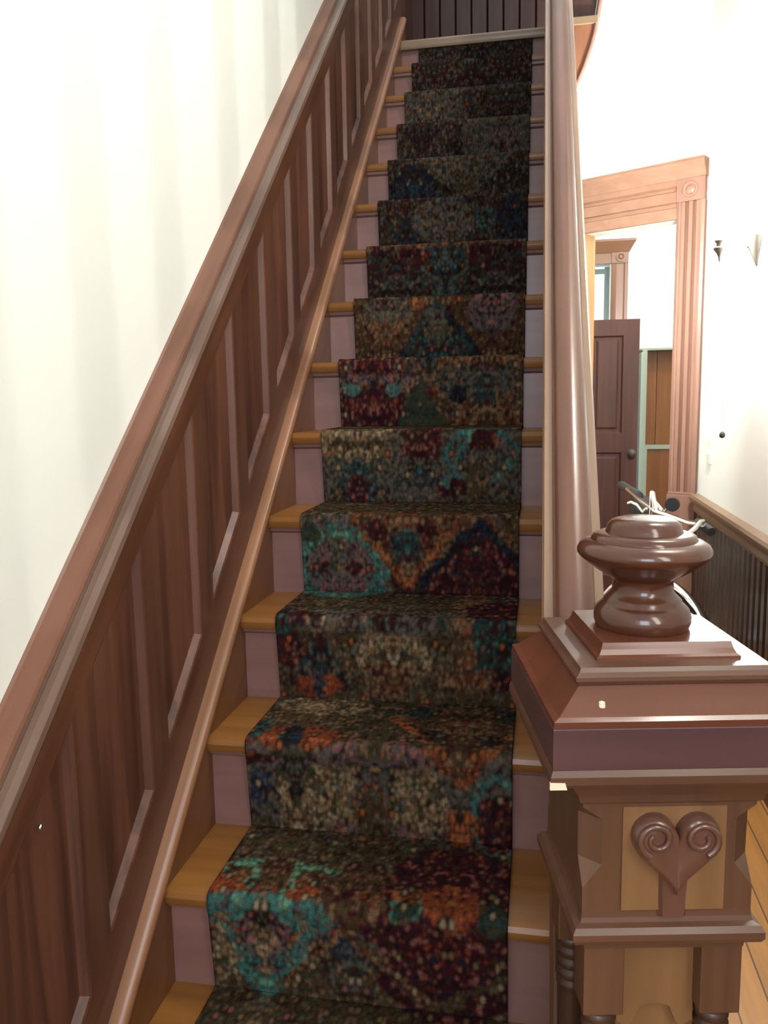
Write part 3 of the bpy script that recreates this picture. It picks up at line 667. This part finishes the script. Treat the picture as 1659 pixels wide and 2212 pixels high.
MB().tube([seat_t, sc_], 0.012, 10).build('seat_post', 'chrome', bk)

# ------------------------------------------------------------------ carpet runner
#CARPET#
def build_carpet():
    LP = 0.431
    keys = []
    for i in range(-1, 15):
        yn, zt = ny(i), nz(i); zp = nz(i - 1) if i > -1 else 0.0
        v = (i + 1) * LP
        ks = [(yn + 0.012, zp + 0.009, v), (yn - 0.004, zt - 0.040, v + 0.155), (yn - 0.0085, zt - 0.022, v + 0.176), (yn - 0.009, zt - 0.012, v + 0.186), (yn - 0.006, zt + 0.001, v + 0.197), (yn - 0.001, zt + 0.006, v + 0.203), (yn + 0.008, zt + 0.009, v + 0.210), (yn + G + 0.013, zt + 0.009, v + 0.4305)]
        if i == 14: ks = ks[:1] + [(yn + 0.008, zt - 0.046, v + 0.16)]
        keys += ks
    keys = np.array(keys)
    rows = []
    for a, b in zip(keys[:-1], keys[1:]):
        n = max(1, int(np.hypot(b[0] - a[0], b[1] - a[1]) / 0.0030))
        for k in range(n): rows.append(a + (b - a) * k / n)
    rows.append(keys[-1]); rows = np.array(rows)
    nu = 190
    us = np.linspace(0, 1, nu)
    W = RR - RL
    nr = len(rows)
    U, Vv = np.meshgrid(us, rows[:, 2])
    def h2(ix, iy, s):
        x = np.sin(ix * 127.1 + iy * 311.7 + s * 74.7) * 43758.5453
        return x - np.floor(x)
    def vnoise(x, y, s):
        ix, iy = np.floor(x), np.floor(y); fx, fy = x - ix, y - iy
        fx = fx * fx * (3 - 2 * fx); fy = fy * fy * (3 - 2 * fy)
        return (h2(ix, iy, s) * (1 - fx) + h2(ix + 1, iy, s) * fx) * (1 - fy) + (h2(ix, iy + 1, s) * (1 - fx) + h2(ix + 1, iy + 1, s) * fx) * fy
    # three mirrored columns of motifs
    p = (U - 0.19) / 0.31
    colid = np.round(p)
    d = np.abs(p - colid) * 0.31 * W
    row = np.floor(Vv / 0.30 + 0.5 * (np.mod(colid, 2)))
    par_ = np.mod(colid, 2)
    # small woven cells
    def cells(sx, sy, s):
        x = d * sx; y = Vv * sy + par_ * 3.7
        ix, iy = np.floor(x), np.floor(y)
        F1 = np.full(x.shape, 9.0); F2 = np.full(x.shape, 9.0); ID = np.zeros(x.shape); ID2 = np.zeros(x.shape)
        for a in (-1, 0, 1):
            for b in (-1, 0, 1):
                cx, cy = ix + a, iy + b
                px_ = cx + h2(cx, cy, s); py_ = cy + h2(cx, cy, s + 5)
                D = np.hypot(px_ - x, py_ - y)
                new = D < F1
                F2 = np.where(new, F1, np.minimum(F2, D)); ID = np.where(new, h2(cx, cy, s + 9), ID); ID2 = np.where(new, h2(cx, cy, s + 13), ID2)
                F1 = np.where(new, D, F1)
        return F1, F2, ID, ID2
    PAL = {'maroon': (.060, .013, .020), 'dmaroon': (.030, .009, .013), 'navy': (.012, .020, .036), 'black': (.011, .010, .011), 'olive': (.075, .062, .034), 'brown': (.085, .046, .026), 'dbrown': (.035, .020, .014),
           'grey': (.115, .115, .095), 'lilac': (.13, .105, .115), 'teal': (.055, .175, .165), 'dteal': (.020, .060, .066), 'mint': (.13, .34, .22), 'tan': (.24, .155, .085), 'rust': (.24, .060, .028), 'orange': (.42, .14, .05), 'pink': (.30, .12, .105), 'cream': (.40, .31, .19), 'blue': (.025, .052, .085), 'green': (.035, .055, .032)}
    TH = {
        'mix': 'maroon maroon dmaroon navy black olive olive brown brown grey dteal tan tan pink rust cream dbrown green grey lilac',
        'dark': 'dmaroon dmaroon navy black black dbrown dbrown maroon olive green grey dteal dbrown lilac',
        'maroon': 'maroon maroon maroon dmaroon dmaroon maroon dmaroon pink rust navy dbrown maroon',
        'navy': 'navy navy black dteal blue dmaroon navy black',
        'teal': 'teal teal teal teal teal dteal grey mint lilac teal',
        'dteal': 'dteal dteal dteal navy green grey dbrown maroon teal black',
        'mint': 'mint mint mint teal mint dbrown green rust mint',
        'olive': 'olive olive brown green dbrown olive tan grey brown olive dbrown',
        'cream': 'cream tan olive tan grey cream dbrown brown green tan olive cream',
        'grey': 'grey grey lilac dbrown olive tan dmaroon grey green lilac dteal',
        'orange': 'orange rust tan rust brown orange dbrown',
        'ored': 'rust rust orange rust maroon rust',
        'tan': 'tan brown tan olive dbrown tan maroon brown rust',
        'lilac': 'lilac lilac grey navy dmaroon pink lilac',
        'brown': 'brown brown dbrown olive tan brown maroon', 'pink': 'pink tan maroon lilac', 'blue': 'blue navy blue lilac', 'green': 'green green olive dteal'}
    names = list(PAL); pal = np.array([PAL[k] for k in names])
    TN = list(TH); LUT = np.zeros((len(TN), 64), int)
    for k, t in enumerate(TN):
        l = TH[t].split()
        for j in range(64): LUT[k, j] = names.index(l[int(j * len(l) / 64)])
    base = h2(colid, row, 3)
    theme = np.full(U.shape, TN.index('mix'))
    pick = ['mix', 'dark', 'olive', 'mix', 'maroon', 'dteal', 'grey', 'mix', 'tan', 'dark']
    # ogee lattice: rows of pointed medallions, half-dropped column by column
    q = Vv / 0.30 + 0.5 * par_; q = np.abs(q - np.floor(q) - 0.5) * 2
    wob = (vnoise(d * 55, Vv * 55, 21) - 0.5) * 0.16
    og = d / (0.155 * W) - (1 - q) ** 0.8 + wob
    for k, t in enumerate(pick):
        sel = (np.floor(base * len(pick)) == k) & (og < 0)
        theme[sel] = TN.index(t)
    lat = np.abs(og) < 0.07
    theme[lat & (h2(colid, row, 8) > 0.5)] = TN.index('tan')
    theme[lat & (h2(colid, row, 8) < 0.2)] = TN.index('navy')
    upper = (Vv > 8.4 * LP + 0.431)  # upper runner gets darker colours to stand in for dim light
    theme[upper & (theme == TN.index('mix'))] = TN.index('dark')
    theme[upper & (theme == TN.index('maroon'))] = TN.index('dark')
    wobx = (vnoise(U * 42, Vv * 75, 31) - 0.5) * 0.03
    woby = (vnoise(U * 42, Vv * 75, 33) - 0.5) * 0.03
    UU = U + wobx; VV = Vv + woby * 0.55
    def vv(step, part, fr): return (step + 1) * LP + (fr * 0.205 if part == 'r' else 0.205 + fr * 0.226)
    for sh in MOTIFS:
        kind, step, part = sh[0], sh[1], sh[2]
        if kind == 'e':
            _, _, _, u, fr, ru, rv, t = sh
            m_ = ((UU - u) / ru) ** 2 + ((VV - vv(step, part, fr)) / rv) ** 2 < 1
        elif kind == 'd':
            _, _, _, u, fr, ru, rv, t = sh
            m_ = np.abs(UU - u) / ru + np.abs(VV - vv(step, part, fr)) / rv < 1
        elif kind == 'o':                  # ring
            _, _, _, u, fr, ru, rv, t = sh
            q_ = ((UU - u) / ru) ** 2 + ((VV - vv(step, part, fr)) / rv) ** 2
            m_ = (q_ < 1) & (q_ > 0.62)
        elif kind == 'l':                  # line from (u,fr) to (u2,part2,fr2)
            _, _, _, u, fr, s2, p2, u2, f2, w, t = sh
            ax, ay, bx, by = u * W, vv(step, part, fr), u2 * W, vv(s2, p2, f2)
            X, Y = UU * W, VV
            tt = np.clip(((X - ax) * (bx - ax) + (Y - ay) * (by - ay)) / ((bx - ax) ** 2 + (by - ay) ** 2), 0, 1)
            m_ = np.hypot(X - ax - tt * (bx - ax), Y - ay - tt * (by - ay)) < w
        elif kind == 'b':                  # band
            _, _, _, u0, u1, f0, f1, t = sh
            m_ = (UU > u0) & (UU < u1) & (VV > vv(step, part, f0)) & (VV < vv(step, part, f1))
        elif kind == 't':                  # triangle: apex (u, fr) down/up to base fr2, half width
            _, _, _, u, fr, hw_, f2, t = sh
            va, vb = vv(step, part, fr), vv(step, part, f2)
            s = (VV - va) / (vb - va)
            m_ = (s > 0) & (s < 1) & (np.abs(UU - u) < hw_ * s)
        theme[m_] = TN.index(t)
    F1, F2, ID, ID2 = cells(95, 62, 1)
    G1, G2, JD, JD2 = cells(210, 130, 2)
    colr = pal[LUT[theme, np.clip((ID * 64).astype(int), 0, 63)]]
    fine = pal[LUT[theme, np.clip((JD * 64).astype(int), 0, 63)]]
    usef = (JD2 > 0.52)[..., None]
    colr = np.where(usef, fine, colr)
    edge = ((F2 - F1) < 0.13)[..., None]
    dk = pal[[names.index('black'), names.index('dbrown'), names.index('dmaroon'), names.index('olive')]][np.clip((ID2 * 4).astype(int), 0, 3)]
    colr = np.where(edge & (JD2 < 0.8)[..., None], dk, colr)
    # blossoms: light dots with dark eyes
    H1, H2_, KD, KD2 = cells(42, 26, 6)
    dot = (H1 < 0.20) & (KD > 0.80); ringd = (H1 >= 0.20) & (H1 < 0.33) & (KD > 0.80)
    lights = pal[[names.index(k) for k in ('cream', 'pink', 'tan', 'grey', 'orange', 'tan')]]
    dkU = np.where(Vv > 8.5 * LP, 0.45, 0.85)[..., None]  # blossoms painted dimmer on the upper steps, as in shade
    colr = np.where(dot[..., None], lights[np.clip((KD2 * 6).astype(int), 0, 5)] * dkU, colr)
    colr = np.where(ringd[..., None], pal[names.index('black')], colr)
    colr = colr * (0.8 + 0.4 * vnoise(U * 300, Vv * 160, 40))[..., None]
    for _ in range(2):
        c_ = np.pad(colr, ((1, 1), (1, 1), (0, 0)), mode='edge')
        colr = (c_[:-2, 1:-1] + c_[2:, 1:-1] + c_[1:-1, :-2] * 0.6 + c_[1:-1, 2:] * 0.6 + 2 * c_[1:-1, 1:-1]) / 5.2
    colr = np.clip(colr * np.array([0.60, 0.55, 0.50]), 0, 1)
    # mesh with turned-down edges
    xs = np.concatenate([[RL], RL + us * W, [RR]])
    nc = nu + 2
    co_ = np.zeros((nr, nc, 3)); co_[:, :, 0] = xs[None, :]
    co_[:, :, 1] = rows[:, 0][:, None]; co_[:, :, 2] = rows[:, 1][:, None]
    tang = np.gradient(rows[:, :2], axis=0); tang /= np.linalg.norm(tang, axis=1)[:, None] + 1e-9
    nrm = np.stack([-tang[:, 1], tang[:, 0]], 1)            # outward (toward -Y / +Z)
    for c in (0, nc - 1):
        co_[:, c, 1] -= nrm[:, 0] * 0.008; co_[:, c, 2] -= nrm[:, 1] * 0.008
    ca = np.ones((nr, nc, 4)); ca[:, 1:-1, :3] = colr
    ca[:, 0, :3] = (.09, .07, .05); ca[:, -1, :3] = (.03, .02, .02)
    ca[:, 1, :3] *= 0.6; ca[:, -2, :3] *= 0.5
    idx = np.arange(nr * nc).reshape(nr, nc)
    faces = np.stack([idx[:-1, :-1], idx[:-1, 1:], idx[1:, 1:], idx[1:, :-1]], -1).reshape(-1, 4)
    me = bpy.data.meshes.new('stair_runner')
    me.vertices.add(nr * nc); me.vertices.foreach_set('co', co_.reshape(-1))
    me.loops.add(faces.size); me.loops.foreach_set('vertex_index', faces.reshape(-1).astype(np.int32))
    me.polygons.add(len(faces)); me.polygons.foreach_set('loop_start', np.arange(0, faces.size, 4, dtype=np.int32))
    me.polygons.foreach_set('use_smooth', np.ones(len(faces), bool))
    me.update(calc_edges=True)
    at = me.color_attributes.new('weave', 'FLOAT_COLOR', 'POINT')
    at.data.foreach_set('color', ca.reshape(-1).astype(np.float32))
    me.materials.append(M['carpet'])
    o = bpy.data.objects.new('stair_runner', me); COL.objects.link(o)
    tag(o, 'dark multicoloured oriental carpet runner laid up the middle of the stairs', 'carpet runner')

# motifs woven into the runner: kind, step, 'r' riser or 't' tread, place across, place along, size, colours
MOTIFS = [
    # lowest steps
    ('b', 0, 't', 0.0, 1.0, 0.0, 1.0, 'olive'), ('b', 1, 'r', 0.0, 1.0, 0.0, 0.35, 'olive'), ('e', 0, 't', .85, .5, .2, .1, 'brown'),
    ('b', 1, 'r', 0.0, 0.42, 0.35, 1.1, 'grey'), ('t', 1, 'r', .19, -.1, .36, 1.0, 'teal'), ('e', 1, 'r', .19, .62, .10, .055, 'lilac'), ('e', 1, 'r', .02, .35, .06, .07, 'cream'), ('t', 1, 'r', .19, .1, .04, .7, 'cream'), ('e', 1, 'r', .19, .82, .05, .025, 'dark'), ('l', 1, 'r', .10, .65, 1, 'r', .03, .78, .005, 'ored'), ('l', 1, 'r', .28, .60, 1, 'r', .36, .75, .005, 'ored'), ('e', 1, 'r', .06, .8, .012, .010, 'cream'), ('e', 1, 'r', .33, .82, .012, .010, 'cream'),
    ('e', 1, 'r', .80, .72, .27, .17, 'maroon'), ('d', 1, 'r', .80, .62, .22, .15, 'maroon'), ('e', 1, 'r', .72, .95, .07, .03, 'navy'), ('e', 1, 'r', .9, .95, .06, .035, 'dteal'),
    ('d', 1, 'r', .47, .5, .15, .09, 'grey'), ('e', 1, 'r', .47, .62, .07, .035, 'blue'), ('l', 1, 'r', .25, .15, 1, 'r', .47, .75, .009, 'tan'), ('l', 1, 'r', .47, .75, 1, 'r', .75, .05, .010, 'tan'), ('l', 1, 'r', .78, .05, 1, 'r', 1.0, .45, .010, 'olive'),
    ('b', 1, 't', 0.0, 1.0, 0.42, 1.0, 'olive'), ('b', 1, 't', 0.0, 0.62, 0.0, 0.42, 'brown'), ('l', 1, 't', .0, .35, 1, 't', .12, .45, .009, 'mint'), ('e', 1, 't', .19, .30, .09, .045, 'dbrown') if False else ('e', 1, 't', .19, .30, .09, .045, 'brown'),
    ('e', 1, 't', .06, .10, .07, .035, 'ored'), ('e', 1, 't', .30, .10, .06, .035, 'ored'), ('e', 1, 't', .19, .04, .09, .025, 'tan'), ('b', 1, 't', .0, .46, -.10, .02, 'teal'), ('l', 1, 't', .12, .0, 1, 't', .12, .45, .008, 'mint'), ('l', 1, 't', .26, .0, 1, 't', .27, .45, .008, 'mint'), ('l', 1, 't', .27, .42, 1, 't', .47, .38, .008, 'mint'),
    ('e', 1, 't', .50, .18, .11, .09, 'brown'), ('e', 1, 't', .55, .05, .05, .04, 'tan'),
    ('e', 1, 't', .82, .30, .24, .135, 'maroon'), ('e', 1, 't', .82, .12, .10, .055, 'ored'), ('e', 1, 't', .82, .20, .02, .03, 'orange'), ('e', 1, 't', .67, .05, .06, .03, 'mint'), ('e', 1, 't', .67, .03, .045, .022, 'green'), ('e', 1, 't', .95, .0, .05, .035, 'green'), ('e', 1, 't', .67, .18, .06, .02, 'orange'),
    # second visible step
    ('b', 2, 'r', 0.0, 1.0, 0.0, 1.0, 'grey'), ('b', 2, 'r', .12, .42, 0.0, .75, 'cream'), ('e', 2, 'r', .045, .45, .05, .045, 'blue'), ('e', 2, 'r', .05, .85, .08, .03, 'maroon'), ('t', 2, 'r', .19, .2, .10, 1.1, 'dark'),
    ('o', 2, 'r', .48, .2, .065, .08, 'tan'), ('e', 2, 'r', .48, .2, .05, .065, 'olive'), ('e', 2, 'r', .66, .40, .11, .09, 'cream'), ('e', 2, 'r', .37, .05, .045, .02, 'pink'), ('e', 2, 'r', .62, .05, .04, .02, 'pink'),
    ('o', 2, 'r', .95, .30, .10, .10, 'teal'), ('e', 2, 'r', .95, .2, .075, .07, 'maroon'), ('e', 2, 'r', .82, .15, .06, .045, 'orange'), ('b', 2, 'r', .28, .72, .80, 1.06, 'lilac'),
    ('b', 2, 't', 0.0, 1.0, 0.0, 1.0, 'olive'), ('e', 2, 't', .22, .8, .2, .05, 'cream'), ('e', 2, 't', .17, .10, .19, .045, 'ored'), ('e', 2, 't', .17, .10, .045, .05, 'navy'), ('b', 2, 't', 0.0, .35, -.14, -.05, 'grey'), ('e', 2, 't', .03, .2, .035, .05, 'dteal'),
    ('e', 2, 't', .5, .10, .13, .05, 'olive'), ('e', 2, 't', .42, .02, .05, .02, 'pink'), ('e', 2, 't', .58, .02, .05, .02, 'pink'),
    ('d', 2, 't', .82, .42, .26, .19, 'brown'), ('l', 2, 't', .53, .6, 2, 'r', .82, .62, .013, 'orange'), ('l', 2, 't', 1.0, .35, 2, 'r', .82, .62, .013, 'orange'), ('l', 2, 't', .55, .7, 3, 'r', .82, .5, .012, 'tan'), ('l', 3, 'r', .82, .5, 2, 't', 1.02, .75, .012, 'tan'), ('e', 2, 't', .63, .75, .07, .03, 'dteal'), ('e', 2, 't', .96, .8, .05, .03, 'dteal'), ('e', 2, 't', .82, .45, .11, .035, 'tan'), ('e', 2, 't', .71, .22, .05, .03, 'dark'), ('e', 2, 't', .92, .22, .05, .03, 'dark'),
    # third
    ('b', 3, 'r', 0.0, 1.0, 0.0, 1.0, 'olive'), ('t', 3, 'r', .17, .95, .16, .1, 'dark'), ('e', 3, 'r', .17, .15, .10, .03, 'ored'), ('e', 3, 'r', .17, .15, .03, .035, 'blue'), ('e', 3, 'r', .05, .6, .06, .05, 'maroon'), ('e', 3, 'r', .5, .55, .16, .08, 'cream'), ('e', 3, 'r', .47, .25, .1, .05, 'pink') if False else ('e', 3, 'r', .47, .25, .1, .05, 'tan'), ('t', 3, 'r', .82, .7, .16, .2, 'tan'), ('e', 3, 'r', .95, .55, .06, .06, 'dteal'), ('e', 3, 'r', .95, .3, .06, .025, 'maroon'),
    ('b', 3, 't', 0.0, .72, .25, 1.0, 'olive'), ('b', 3, 't', 0.0, 1.0, -.15, .25, 'grey'), ('e', 3, 't', .03, .0, .05, .05, 'dteal'), ('e', 3, 't', .10, .04, .05, .03, 'maroon'), ('o', 3, 't', .17, .0, .05, .04, 'cream'), ('e', 3, 't', .17, .0, .03, .025, 'dark'), ('o', 3, 't', .33, .0, .05, .035, 'lilac'), ('e', 3, 't', .33, .0, .03, .025, 'dark'), ('o', 3, 't', .62, .0, .05, .035, 'lilac'), ('e', 3, 't', .62, .0, .03, .022, 'dark'), ('e', 3, 't', .48, .02, .06, .035, 'dark'), ('e', 3, 't', .79, .0, .05, .04, 'tan'), ('b', 3, 't', .84, 1.0, -.5, .1, 'dteal'), ('e', 3, 't', .92, .35, .14, .07, 'maroon'), ('e', 3, 't', .42, .15, .06, .02, 'tan'),
    # fourth
    ('b', 4, 'r', 0.0, .42, 0.0, 1.0, 'grey'), ('e', 4, 'r', .18, .28, .24, .12, 'teal'), ('e', 4, 'r', .18, .30, .16, .08, 'lilac'), ('e', 4, 'r', .17, .45, .05, .05, 'grey'), ('e', 4, 'r', .10, .3, .03, .02, 'maroon'), ('e', 4, 'r', .25, .3, .03, .02, 'maroon'), ('e', 4, 'r', .05, .75, .05, .03, 'green'),
    ('t', 4, 'r', .50, .05, .30, 1.05, 'tan'), ('l', 4, 'r', .30, .72, 4, 'r', .50, .1, .010, 'orange'), ('l', 4, 'r', .74, .95, 4, 'r', .50, .1, .010, 'orange'), ('e', 4, 'r', .49, .6, .07, .045, 'dteal'), ('e', 4, 'r', .36, .8, .05, .03, 'maroon'), ('e', 4, 'r', .58, .85, .05, .03, 'maroon'),
    ('t', 4, 'r', .83, 1.0, .35, -.05, 'navy'), ('t', 4, 'r', .83, .82, .30, -.05, 'maroon'), ('e', 4, 'r', .96, .9, .05, .03, 'olive'), ('l', 4, 'r', .86, .98, 4, 'r', 1.0, .6, .008, 'tan'), ('b', 4, 't', 0, 1, .1, 1, 'olive'), ('b', 4, 't', .25, .8, -.05, .12, 'tan'),
    # fifth
    ('b', 5, 'r', 0.0, 1.0, 0.0, 1.0, 'grey'), ('e', 5, 'r', .18, .22, .10, .07, 'dteal'), ('e', 5, 'r', .18, .16, .065, .045, 'maroon'), ('b', 5, 'r', 0.0, .33, .6, 1.05, 'cream'), ('b', 5, 'r', .42, .62, .6, 1.0, 'maroon'), ('e', 5, 'r', .80, .65, .20, .09, 'grey'), ('o', 5, 'r', .80, .65, .18, .08, 'teal'), ('e', 5, 'r', .82, .85, .08, .03, 'maroon'), ('e', 5, 'r', .78, .3, .07, .05, 'olive'), ('e', 5, 'r', .50, .35, .04, .03, 'dteal'), ('e', 5, 'r', .65, .2, .08, .03, 'maroon'), ('b', 5, 't', 0, 1, .1, 1, 'olive'), ('l', 5, 'r', .62, .25, 5, 'r', .75, .95, .010, 'teal'),
    # sixth
    ('b', 6, 'r', 0.0, .37, -.05, 1.05, 'maroon'), ('e', 6, 'r', .07, .55, .05, .02, 'teal'), ('e', 6, 'r', .31, .55, .05, .02, 'teal'), ('b', 6, 'r', .0, .4, .62, .75, 'lilac'), ('t', 6, 'r', .45, .75, .14, .0, 'green'), ('e', 6, 'r', .75, .65, .22, .06, 'grey'), ('e', 6, 'r', .80, .40, .06, .07, 'dteal'), ('e', 6, 'r', .66, .45, .05, .03, 'navy'), ('b', 6, 'r', .62, 1.0, -.1, .3, 'tan'), ('b', 6, 'r', .55, 1.0, .85, 1.05, 'tan'), ('b', 6, 't', 0, 1, .1, 1, 'olive'),
    # seventh
    ('b', 7, 'r', 0.0, 1.0, 0.0, 1.05, 'brown'), ('t', 7, 'r', .18, .2, .22, .75, 'tan'), ('e', 7, 'r', .2, .8, .16, .04, 'grey'), ('t', 7, 'r', .49, 1.0, .26, -.02, 'dteal'), ('e', 7, 'r', .49, .5, .08, .06, 'grey'), ('l', 7, 'r', .55, .75, 7, 'r', .74, .05, .010, 'navy'), ('e', 7, 'r', .82, .75, .15, .07, 'lilac'), ('e', 7, 'r', .38, .9, .04, .02, 'orange'),
    # upper steps, motifs kept darker in place of shade
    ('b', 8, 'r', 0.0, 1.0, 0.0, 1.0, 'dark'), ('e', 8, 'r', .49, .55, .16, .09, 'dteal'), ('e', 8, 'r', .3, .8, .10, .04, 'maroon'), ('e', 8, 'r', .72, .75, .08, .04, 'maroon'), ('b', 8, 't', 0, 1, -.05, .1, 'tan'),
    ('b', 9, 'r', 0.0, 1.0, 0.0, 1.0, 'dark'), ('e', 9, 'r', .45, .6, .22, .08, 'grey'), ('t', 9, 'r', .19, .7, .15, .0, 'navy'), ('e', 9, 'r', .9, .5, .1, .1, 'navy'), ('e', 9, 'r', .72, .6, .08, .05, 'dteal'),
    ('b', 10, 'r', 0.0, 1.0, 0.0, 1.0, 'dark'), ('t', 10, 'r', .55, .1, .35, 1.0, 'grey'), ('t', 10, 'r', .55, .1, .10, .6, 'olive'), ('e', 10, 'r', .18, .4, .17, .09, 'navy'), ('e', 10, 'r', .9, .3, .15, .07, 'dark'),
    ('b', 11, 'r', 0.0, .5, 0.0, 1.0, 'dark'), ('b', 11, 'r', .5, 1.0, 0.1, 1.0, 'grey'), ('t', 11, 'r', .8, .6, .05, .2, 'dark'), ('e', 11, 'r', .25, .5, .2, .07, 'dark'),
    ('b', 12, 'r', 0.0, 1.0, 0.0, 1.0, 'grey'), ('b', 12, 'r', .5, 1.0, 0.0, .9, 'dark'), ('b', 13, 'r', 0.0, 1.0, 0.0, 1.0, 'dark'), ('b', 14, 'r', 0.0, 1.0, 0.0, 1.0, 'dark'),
]
build_carpet()
